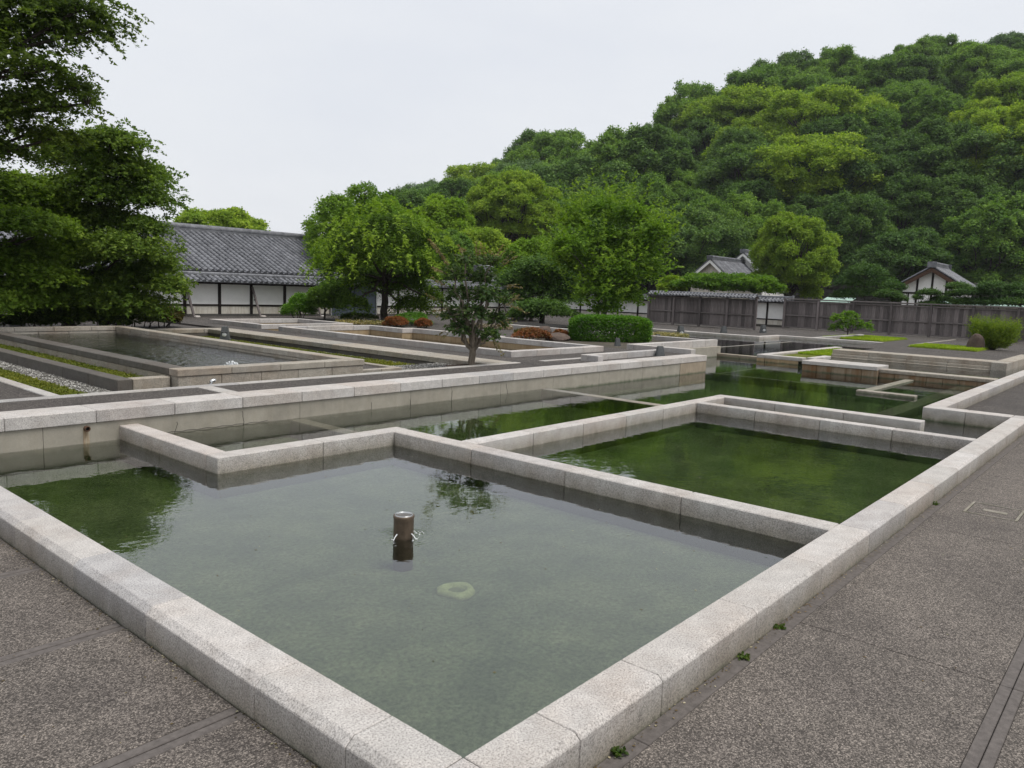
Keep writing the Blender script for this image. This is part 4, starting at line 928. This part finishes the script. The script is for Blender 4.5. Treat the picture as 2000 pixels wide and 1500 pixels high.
pads_tree('dense pine standing past the broad clipped pine', 2000, 605, 49, [(1992, 565, 24, 10), (2012, 575, 28, 11), (1995, 592, 40, 10)], 56, L_pine, .11, .03, 900)
# ------------------------------------------------------------------ shrubs, hedges, flowers
def shrub(name, label, cat, loc, lobes, lm, seed, tips, nl, L, W, up=.8, droop=.02, stems=6, group=None, zmin=-.25, inner=.75, hi=1.04, off=.02, lo=.88):
    k = thing(name, label, cat, loc, 0, group); rg = np.random.default_rng(seed)
    st, tip, ix = lobe_tips(rg, lobes, tips, zmin, inner, lo, hi, .8)
    lb = np.array(lobes); w_ = []
    for q in range(stems):
        c = lb[q % len(lb)]; w_.append(limb(rg, (c[0]*.6+rg.normal(0, .05), c[1]*.6+rg.normal(0, .05), -.05), c[:3]+rg.normal(0, .15, 3)*c[3:], .022, .008, 5, .1))
    link('stems', tubes_mesh('stems', w_, 5), B_dark, k)
    leaf_obj('foliage', leaves(rg, st, tip, nl, L, W, droop, up, .9, off), lm, k); return k
# clipped hedge: rounded box
hx = thing('clipped_hedge', 'glossy green hedge clipped into a rounded oblong block', 'hedge', (17.75, 11.2, .1), math.atan2(10.12-11.70, 18.20-16.22)); rng = np.random.default_rng(61)
e_ = rng.uniform(-1, 1, (5200, 3)); ax_ = rng.choice(3, 5200, p=[.2, .38, .42]); e_[np.arange(5200), ax_] = np.where(ax_ == 2, 1, rng.choice([-1, 1], 5200)); e_ /= (np.abs(e_)**5).sum(1, keepdims=True)**.2
tp_ = e_*np.array([1.20, .62, .40])+np.array([0, 0, .36])+rng.normal(0, .012, (5200, 3)); st_ = tp_*np.array([.9, .86, .88])
leaf_obj('foliage', leaves(rng, st_, tp_, 8, .05, .019, 0, .7, .9, .018, .3), L_hedge, hx)
link('stems', tubes_mesh('stems', [limb(rng, (x, y, -.1), (x*1.05, y*1.1, .5), .02, .01, 4, .1) for x in (-.9, -.5, 0, .5, .9) for y in (-.25, .25)], 5), B_dark, hx)
# hedge below the maples
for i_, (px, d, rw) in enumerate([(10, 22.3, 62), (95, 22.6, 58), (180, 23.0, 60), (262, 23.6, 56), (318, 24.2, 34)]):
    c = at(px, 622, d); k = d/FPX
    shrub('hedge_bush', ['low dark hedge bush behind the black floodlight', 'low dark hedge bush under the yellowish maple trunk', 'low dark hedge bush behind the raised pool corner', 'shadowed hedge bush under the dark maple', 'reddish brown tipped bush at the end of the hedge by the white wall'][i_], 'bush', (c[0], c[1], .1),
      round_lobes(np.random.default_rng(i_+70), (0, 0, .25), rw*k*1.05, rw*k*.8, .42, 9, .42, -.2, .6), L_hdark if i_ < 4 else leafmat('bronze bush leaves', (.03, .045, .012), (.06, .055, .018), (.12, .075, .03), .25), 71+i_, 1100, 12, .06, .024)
c = at(205, 590, 22.9); shrub('bush', 'yellow leaved twigs peeping out below the dark maple', 'bush', (c[0], c[1], .1), [[0, 0, .75, .35, .35, .22], [.3, -.2, .6, .3, .3, .2]], L_maple2, 79, 420, 12, .07, .028, off=.05)
c = at(585, 622, 30.5); shrub('bush', 'rounded green bush in front of the white wall, left of the gate', 'bush', (c[0], c[1], .1), [[0, 0, .45, .45, .45, .45], [-.3, .1, .3, .35, .35, .3], [.28, -.1, .34, .34, .34, .34], [.05, 0, .75, .28, .28, .24]], L_hedge, 80, 1300, 12, .06, .02, off=.035, hi=1.15)
c = at(634, 622, 30.2); bs = (c[0], c[1], .1)
make_tree('shrub_tree', 'dark multi-stemmed shrub tree in front of the gate', 'tree', bs, 81, lobes_px(bs, [(625, 575, 24, 16), (648, 565, 26, 18), (668, 580, 22, 18), (640, 592, 30, 14)], 30.2, 3, .4), .5, .05, B_dark, L_mid, 1300, 13, .085, .03, .05, .8, -.5, .4, .75, 1.1, .6, off=.04)
for lab, px, py, d, rw, h, lm in (('low dark green mound before the slate gate', 702, 625, 30, 37, .34, L_hdark), ('dome of green azalea right of the weeping tree trunk', 800, 630, 27.6, 48, .50, L_hedge), ('rust-tinted azalea mound at the weeping tree foot', 772, 637, 26.6, 28, .36, L_red), ('small red azalea mound beside the green azalea dome', 826, 638, 26.4, 18, .34, L_red),
      ('orange-red azalea mound with green top beside the dark rock', 1035, 663, 22.1, 41, .36, L_red), ('red azalea mound between the dark rock and the clipped hedge', 1094, 661, 23.2, 16, .30, L_red)):
    c = at(px, py, d); k = d/FPX; bigm = rw*k
    shrub('azalea_mound', lab, 'bush', (c[0], c[1], .12), round_lobes(np.random.default_rng(int(px)), (0, 0, h*.35), bigm, bigm*.8, h*.68, 10, .45, -.1, .58), lm, int(px)+3, 1000, 12, .04, .016, off=.02, lo=.92, hi=1.02)
c = at(1035, 640, 22.3); shrub('azalea_tuft', 'green flush of leaves crowning the orange-red azalea mound', 'bush', (c[0], c[1], .30), [[0, 0, .06, .36, .3, .10], [-.2, .1, .05, .25, .25, .09]], leafmat('olive azalea leaves', (.06, .07, .014), (.10, .095, .018), (.14, .10, .03), .25), 83, 420, 10, .04, .016, off=.02)
# young tree on the lawn, broom, rock
bs = (36.40, 10.11, -.12)
make_tree('young_tree', 'slender young tree with fresh green leaves on the lawn square', 'tree', bs, 91, lobes_px(bs, [(1640, 620, 17, 11), (1662, 615, 16, 10), (1632, 638, 14, 10), (1690, 636, 15, 9), (1672, 628, 14, 8), (1645, 634, 14, 8)], 40, 3, .25), .45, .035, B_dark, L_young, 230, 12, .09, .034, .1, .7, -.5, .3, .6, 1.25, .3, off=.03)
k = thing('broom_shrub', 'feathery upright broom shrub growing behind the brown rock', 'shrub', (31.1, 3.35, .0)); rng = np.random.default_rng(92)
n_ = 1500; a_ = rng.uniform(0, 6.28, n_); q_ = np.sqrt(rng.uniform(0, 1, n_)); el = 1.42*(1-q_**1.6*.30)
st_ = np.stack([.45*q_*np.cos(a_), .45*q_*np.sin(a_), rng.uniform(.05, .75, n_)*(.3+.7*q_)], 1)
dr_ = np.stack([np.cos(a_)*q_*.8, np.sin(a_)*q_*.8, np.full(n_, .85)], 1)+rng.normal(0, .12, (n_, 3)); tp_ = st_+unit(dr_)*rng.uniform(.5, .95, (n_, 1))*(1.15-.45*q_[:, None]**2)
leaf_obj('foliage', leaves(rng, st_, tp_, 18, .085, .011, .03, .3, .5, .012, .0), L_broom, k)
link('stems', tubes_mesh('stems', [limb(rng, (0, 0, -.05), p_, .02, .006, 5, .08) for p_ in st_[:40]], 5), B_dark, k)
def rock(label, loc, sc, seed):
    rg = np.random.default_rng(seed); bm = bmesh.new(); bmesh.ops.create_icosphere(bm, subdivisions=3, radius=1)
    dirs = unit(rg.normal(0, 1, (9, 3)))
    for v in bm.verts:
        p_ = np.array(v.co); cut = max(0, float((dirs@p_).max())-.72); p_ = p_*(1-.55*cut)+rg.normal(0, .012, 3); v.co = p_
    me = bpy.data.meshes.new('garden_rock'); bm.to_mesh(me); bm.free(); o = link('garden_rock', me, M['rock'], None, loc); o.scale = sc; o['kind'] = 'thing'; return tag(o, label, 'rock')
rock('brown pointed rock at the foot of the broom shrub', (30.2, 3.75, .16), (.24, .30, .46), 1)
p_ = at(1088, 652, 22.6); rock('dark flat rock between the two red azaleas', (p_[0], p_[1], .2), (.42, .4, .17), 2)
p_ = at(1062, 640, 23.4); rock('dark boulder behind the orange-red azalea', (p_[0], p_[1], .28), (.3, .3, .25), 3)
# vine mass behind the fence
for lab, px, py, rw, d, lm in (('bright climbing vine covering a trellis behind the tiled board fence', 1385, 556, 64, 56, L_young), ('right-hand hump of the climbing vine below the gabled house', 1465, 559, 58, 57, L_young), ('olive bush at the left end of the climbing vine', 1312, 562, 26, 57, L_bright)):
    c = at(px, py, d); k = d/FPX
    shrub('climbing_vine', lab, 'vine', (c[0], c[1], 0), round_lobes(np.random.default_rng(int(px)), (0, 0, c[2]), rw*k, rw*k, 21*k, 18, .34, -.6, .70), L_young if lm is L_young else L_bright, int(px), 1700, 11, .16, .055, off=.07, hi=1.12)
def scatter_strip(name, label_kind, poly_pts, z, n, L, W, h, mat, seed, parent=None):
    rg = np.random.default_rng(seed); (x0, x1, y0, y1) = poly_pts
    p = np.stack([rg.uniform(x0, x1, n), rg.uniform(y0, y1, n), np.full(n, z)], 1); t_ = p+np.stack([rg.normal(0, h*.35, n), rg.normal(0, h*.35, n), rg.uniform(.4, 1.1, n)*h], 1)
    o = leaf_obj(name, leaves(rg, p, t_, 4, L, W, 0, .6, .8, .004, .2), mat, None); o['kind'] = 'stuff'; return o
scatter_strip('moss', 0, (2.54, 3.02, 8.65, 18.5), .155, 5200, .022, .009, .025, L_mossg, 1)
scatter_strip('moss', 0, (7.9, 8.63, 9.25, 18.0), -.015, 8000, .024, .010, .03, L_mossg, 2)
scatter_strip('moss', 0, (1.58, 1.97, 8.3, 14), .095, 3200, .022, .009, .025, L_mossg, 3)
scatter_strip('lawn_grass', 0, (34.35, 38.55, 8.05, 10.55), -.115, 12000, .05, .012, .05, L_grass, 4)
scatter_strip('lawn_grass', 0, (28.65, 30.9, 3.45, 5.55), .04, 7000, .05, .012, .05, L_grass, 5)
scatter_strip('lawn_grass', 0, (21.6, 24.9, 6.0, 6.95), -.065, 6000, .05, .012, .05, L_grass, 6)
# flower beds
for lab, px0, px1, py, d, lm, sd_ in (('bed of pale yellow and orange flowers before the dark mound', 655, 765, 632, 27.8, L_flow, 1), ('bed of pink and white flowers beyond the crape myrtle', 925, 1000, 632, 27.5, L_flow2, 2), ('bed of pale flowers between the clipped hedge and tiled fence', 1275, 1345, 641, 31.5, L_flow, 3)):
    a_, b_ = at(px0, py, d), at(px1, py, d); m_ = (a_+b_)/2; hl = np.linalg.norm((b_-a_)[:2])/2
    k = thing('flower_bed', lab, 'flowers', (m_[0], m_[1], .12 if sd_ < 3 else -.1), math.atan2((b_-a_)[1], (b_-a_)[0])); rg = np.random.default_rng(sd_+300)
    n_ = 700; p = np.stack([rg.uniform(-hl, hl, n_), rg.uniform(-.5, .5, n_), np.zeros(n_)], 1); t_ = p+np.stack([rg.normal(0, .02, n_), rg.normal(0, .02, n_), rg.uniform(.06, .16, n_)], 1)
    leaf_obj('flowers', leaves(rg, p, t_, 7, .04, .02, 0, .9, .8, .02, .3), lm, k)
# small weeds at the foot of the right kerb
for i_, (px, py, s_) in enumerate([(1210, 1473, 1.0), (1450, 1283, .9), (1522, 1226, .8), (1826, 985, .9)]):
    q = CA+(FV+RV*(px-1000)/FPX-UV*(py-750)/FPX)*((ZP-CA[2])/(FV+RV*(px-1000)/FPX-UV*(py-750)/FPX)[2]); rg = np.random.default_rng(400+i_); n_ = 16
    a_ = rg.uniform(0, 6.28, n_); st_ = np.zeros((n_, 3))+rg.normal(0, .006, (n_, 3)); st_[:, 2] = -.004; tp_ = st_+np.stack([np.cos(a_)*.035, np.sin(a_)*.035, rg.uniform(.008, .032, n_)], 1)*s_*.8
    k = thing('weed', ['leafy weed at the kerb foot by the first kerb joint past the corner', 'leafy weed sprouting where the third kerb stone meets the dark band', 'small weed beside the crack in the path at the kerb foot', 'weed tuft at the kerb foot opposite the inspection cover'][i_], 'weed', (q[0], q[1], ZP))
    leaf_obj('leaves', leaves(rg, st_, tp_, 4, .018, .007, 0, .8, .7, .002, .3, kite=True), L_hdark, k)
    link('stems', tubes_mesh('stems', [(np.stack([a, b]), [.0018, .001]) for a, b in zip(st_, tp_)], 4), L_hedge, k)

# ------------------------------------------------------------------ small things
def floodlight(label, loc, rot, s, lens=True, wide=1.):
    k = thing('floodlight', label, 'lamp', loc, rot, None)
    V = []
    for z, hw, hd in ((0, .11, .10), (.30, .066, .07)):
        V += [(-hw*wide, -hd, z), (hw*wide, -hd, z), (hw*wide, hd, z), (-hw*wide, hd, z)]
    bm = bmesh.new(); vs = [bm.verts.new(v) for v in V]
    for q in ((3, 2, 1, 0), (4, 5, 6, 7), (0, 1, 5, 4), (1, 2, 6, 5), (2, 3, 7, 6), (3, 0, 4, 7)): bm.faces.new([vs[i] for i in q])
    bmesh.ops.bevel(bm, geom=bm.edges[:], offset=.012, segments=2, affect='EDGES'); bmesh.ops.scale(bm, vec=(s, s, s), verts=bm.verts)
    me = bpy.data.meshes.new('housing'); bm.to_mesh(me); bm.free(); hs = link('housing', me, M['lamp'], k)
    if lens:
        me = lathe('lens', [(.0001, .035), (.03, .03), (.048, .015), (.055, 0)], 18); o = link('lens', me, M['lens'], hs, (0, -.085*s, .10*s)); o.scale = (s, s, s*1.0); o.rotation_euler = (R(105), 0, 0)
        box('hood', -.075*s, .075*s, -.15*s, -.09*s, .17*s, .18*s, M['lamp'], hs, .003)
    box('base_plate', -.125*s*wide, .125*s*wide, -.115*s, .115*s, -.03*s, .002, M['lamp'], k, .004)
    return k
FR = math.atan2(-1, -.85)+math.pi/2
floodlight('black tapered floodlight standing in front of the maple hedge', (5.0, 20.9, .13), FR, 1.35)
floodlight('grey tapered floodlight on the moss strip behind the raised pool', (8.0, 16.0, .10), FR, 1.0)
floodlight('small grey lamp box in front of the clipped hedge', (16.1, 9.85, .13), FR, .72, False)
floodlight('large plain grey lamp box on the end of the long wall', (13.85, 7.24, .178), FR, .75, False, 1.25)
floodlight('floodlight with bright lens beside the flowers by the tiled fence', (27.3, 14.0, -.13), FR, 1.4)
floodlight('dark box lamp at the foot of the tiled board fence', (32.4, 14.5, -.14), FR, 1.1, False, 1.2)
floodlight('floodlight with bright lens before the short white wall panel', (35.3, 13.8, -.14), FR, 1.3)
floodlight('little lamp box behind the L-shaped kerb', (20.6, 11.2, -.0), FR, .9, False)
# fountain nozzle in the near pool
k = thing('fountain_nozzle', 'bronze cylindrical fountain nozzle with pale rim trickling water in the pool', 'fountain', (1.70, 2.24, -.15))
link('body', lathe('body', [(.070, -.32), (.070, .125), (.073, .14), (.0735, .153), (.071, .157), (.064, .157), (.064, .137)], 36), M['bronze'], k)
link('rim', lathe('rim', [(.0635, .142), (.0635, .160), (.061, .1615), (.0575, .159), (.0575, .145)], 36), M['steel'], k)
link('cap', lathe('cap', [(.0001, .155), (.035, .1545), (.0572, .151)], 36), flat('nozzle cap', (.10, .095, .09), .6, .2, 60), k)
def jetp(a):
    c_, s_ = math.cos(a), math.sin(a); return [np.array([c_*(.070+.04*t_), s_*(.070+.04*t_), .034-.034*t_-.012*t_*t_*0+.004*math.sin(t_*3)]) for t_ in np.linspace(0, 1, 6)]
for a in (R(190), R(280), R(70), R(350)): link('water_jet', tubes_mesh('water_jet', [(np.array(jetp(a)), np.linspace(.0045, .0035, 6))], 8), M['jet'], k)
rg = random.Random(3)
for i_ in range(10):
    a = rg.choice([R(190), R(280), R(70), R(350)])+rg.uniform(-.5, .5); rr = rg.uniform(.10, .17); bm = bmesh.new(); bmesh.ops.create_uvsphere(bm, u_segments=8, v_segments=5, radius=rg.uniform(.003, .007))
    me = bpy.data.meshes.new('bubble'); bm.to_mesh(me); bm.free(); link('bubble', me, M['jet'], k, (rr*math.cos(a), rr*math.sin(a), .001))
# ring stone on the pool floor
p_ = (1.67, 1.68); o = link('ring_stone', lathe('ring_stone', [(.0001, .006), (.058, .008), (.068, .024), (.078, .030), (.105, .028), (.122, .018), (.128, .0), (.126, -.02)], 30), M['stone_pale'], None, (p_[0], p_[1], -.38)); o['kind'] = 'thing'; tag(o, 'pale round stone with hollow centre lying under water near the fountain nozzle', 'stone')
rr_ = np.random.default_rng(8)
link('hollow', lathe('hollow', [(.0001, .010), (.056, .010)], 24), flat('dark hollow', (.16, .175, .12), .9, .3, 40), o)  # darker disc marks the hollow centre of the ring stone
for v in o.data.vertices:
    n_ = 1+.06*math.sin(3*math.atan2(v.co.y, v.co.x)+1)+.04*math.sin(5*math.atan2(v.co.y, v.co.x))+rr_.normal(0, .025); v.co.x *= n_; v.co.y *= n_
# fountain head and bubbling water in the raised pool, bent pipe outside it
k = thing('pool_fountain', 'short steel fountain head bubbling in the raised rippling pool', 'fountain', (4.42, 9.35, .215))
link('body', lathe('body', [(.05, -.2), (.05, .05), (.045, .06), (.0001, .06)], 24), M['steel'], k)
rg = np.random.default_rng(6); V_ = sph(rg, 40, 0)
for i_ in range(16):
    bm = bmesh.new(); bmesh.ops.create_uvsphere(bm, u_segments=7, v_segments=5, radius=.016); me = bpy.data.meshes.new('bubble'); bm.to_mesh(me); bm.free()
    link('bubble', me, M['jet'], k, tuple(V_[i_]*np.array([.10, .10, .07])+np.array([0, 0, .02])))
k = thing('bent_pipe', 'bent steel pipe rising from the gravel beside the raised pool wall', 'pipe', (3.42, 8.12, .09))
th = np.linspace(0, math.pi*.62, 9); pts = [(0, 0, -.05), (0, 0, .06)]+[(.045-.045*math.cos(a), -.0, .07+.045*math.sin(a)) for a in th]
link('pipe', tubes_mesh('pipe', [(np.array(pts), np.full(len(pts), .026))], 14), M['steel'], k)
# log lying by the crape myrtle
k = thing('fallen_log', 'dark log lying on the gravel beside the crape myrtle trunk', 'log', (8.15, 8.13, .135), 0.04)
link('trunk', tubes_mesh('trunk', [(np.stack([np.linspace(-.3, .3, 8), rr_.normal(0, .004, 8), rr_.normal(0, .004, 8)], 1), np.array([.05, .055, .052, .054, .05, .052, .055, .05]))], 12), M['log'], k)
for sx in (-.3, .3): o = link('cut_end', lathe('cut_end', [(.0001, .003), (.05, 0)], 14), M['greywood'], k, (sx, 0, 0)); o.rotation_euler = (0, R(90) if sx > 0 else R(-90), 0)
# pebbles
def pebbles(boxes, z, n, r, seed):
    rg = np.random.default_rng(seed); ico = [(0, 0, 1), (.9, 0, .1), (.28, .85, -.05), (-.72, .52, .1), (-.72, -.52, -.05), (.28, -.85, .1), (0, 0, -.6)]
    fc = [(0, 1, 2), (0, 2, 3), (0, 3, 4), (0, 4, 5), (0, 5, 1), (6, 2, 1), (6, 3, 2), (6, 4, 3), (6, 5, 4), (6, 1, 5)]
    V, F = [], []
    for (x0, x1, y0, y1), m in zip(boxes, n):
        for i_ in range(m):
            c_, s_ = math.cos(i_), math.sin(i_); sx, sy, sz = rg.uniform(.6, 1.3)*r, rg.uniform(.6, 1.2)*r, rg.uniform(.4, .8)*r; x, y = rg.uniform(x0, x1), rg.uniform(y0, y1); b = len(V)
            V += [(x+(a*c_-q*s_)*sx, y+(a*s_+q*c_)*sy, z+e*sz) for a, q, e in ico]; F += [tuple(b+t_ for t_ in q) for q in fc]
    me = arr_mesh('gravel', V, F); o = link('gravel', me, pebm); o['kind'] = 'stuff'; return o
t = NT('gravel stones'); ri = t.n('NewGeometry').outputs['Random Per Island']
pebm = t.done(t.ramp(ri, [(0., (.07, .065, .06)), (.4, (.15, .145, .13)), (.8, (.27, .26, .24)), (1., (.52, .51, .48))]), .8)
pebbles([(2.0, 2.34, 8.0, 14), (2.3, 7.1, 7.91, 8.24), (7.08, 8.72, 8.0, 9.2), ], .09, [2600, 2400, 2200], .017, 1)
pebbles([(8.62, 8.75, 9.2, 18)], -.012, [2600], .018, 2)

# floating specks and litter
rg = np.random.default_rng(501)
def litter(name, pts, L, W, mat, seed):
    r_ = np.random.default_rng(seed); n_ = len(pts); a_ = r_.uniform(0, 6.28, n_); d_ = np.stack([np.cos(a_), np.sin(a_), np.zeros(n_)], 1); e_ = np.stack([-np.sin(a_), np.cos(a_), np.zeros(n_)], 1)
    k_ = r_.uniform(.4, 1.2, (n_, 1)); Q = np.stack([pts-d_*L*k_, pts+e_*W*k_+[0, 0, .001], pts+d_*L*k_, pts-e_*W*k_+[0, 0, .001]], 1); o = leaf_obj(name, Q, mat, None); o['kind'] = 'stuff'; return o
M_lit = leafmat('dead leaf bits', (.05, .04, .025), (.14, .10, .05), (.45, .42, .34), .1)
litter('floating_leaves', np.stack([rg.uniform(.1, 8.6, 220), rg.uniform(.1, 4.5, 220), np.full(220, ZW+.0015)], 1), .009, .005, M_lit, 1)
litter('kerb_litter', np.concatenate([np.stack([rg.uniform(-.2, 11, 520), -.216-np.abs(rg.normal(0, .022, 520)), np.full(520, ZP+.001)], 1), np.stack([-.222-np.abs(rg.normal(0, .02, 260)), rg.uniform(0, 6.5, 260), np.full(260, ZP+.002)], 1)]), .007, .005, M_lit, 2)
litter('path_litter', np.concatenate([np.stack([rg.uniform(0, 9, 130), rg.uniform(-3, -.3, 130), np.full(130, ZP+.002)], 1), np.stack([rg.uniform(-2, -.25, 60), rg.uniform(-.5, 4, 60), np.full(60, ZP+.002)], 1)]), .009, .005, M_lit, 3)

# ------------------------------------------------------------------ thin summer haze
hb = bpy.data.meshes.new('haze'); bm = bmesh.new(); bmesh.ops.create_cube(bm, size=1); bmesh.ops.scale(bm, vec=(840, 840, 84), verts=bm.verts); bmesh.ops.translate(bm, vec=(100, 100, 39.8), verts=bm.verts); bm.to_mesh(hb); bm.free()
t = NT('haze air'); pv = t.n('VolumePrincipled', {'Color': (.90, .94, 1.), 'Density': .0002, 'Anisotropy': .2}); t.t.links.new(pv.outputs[0], t.out.inputs[1])
o = link('haze', hb, t.m); o['kind'] = 'stuff'
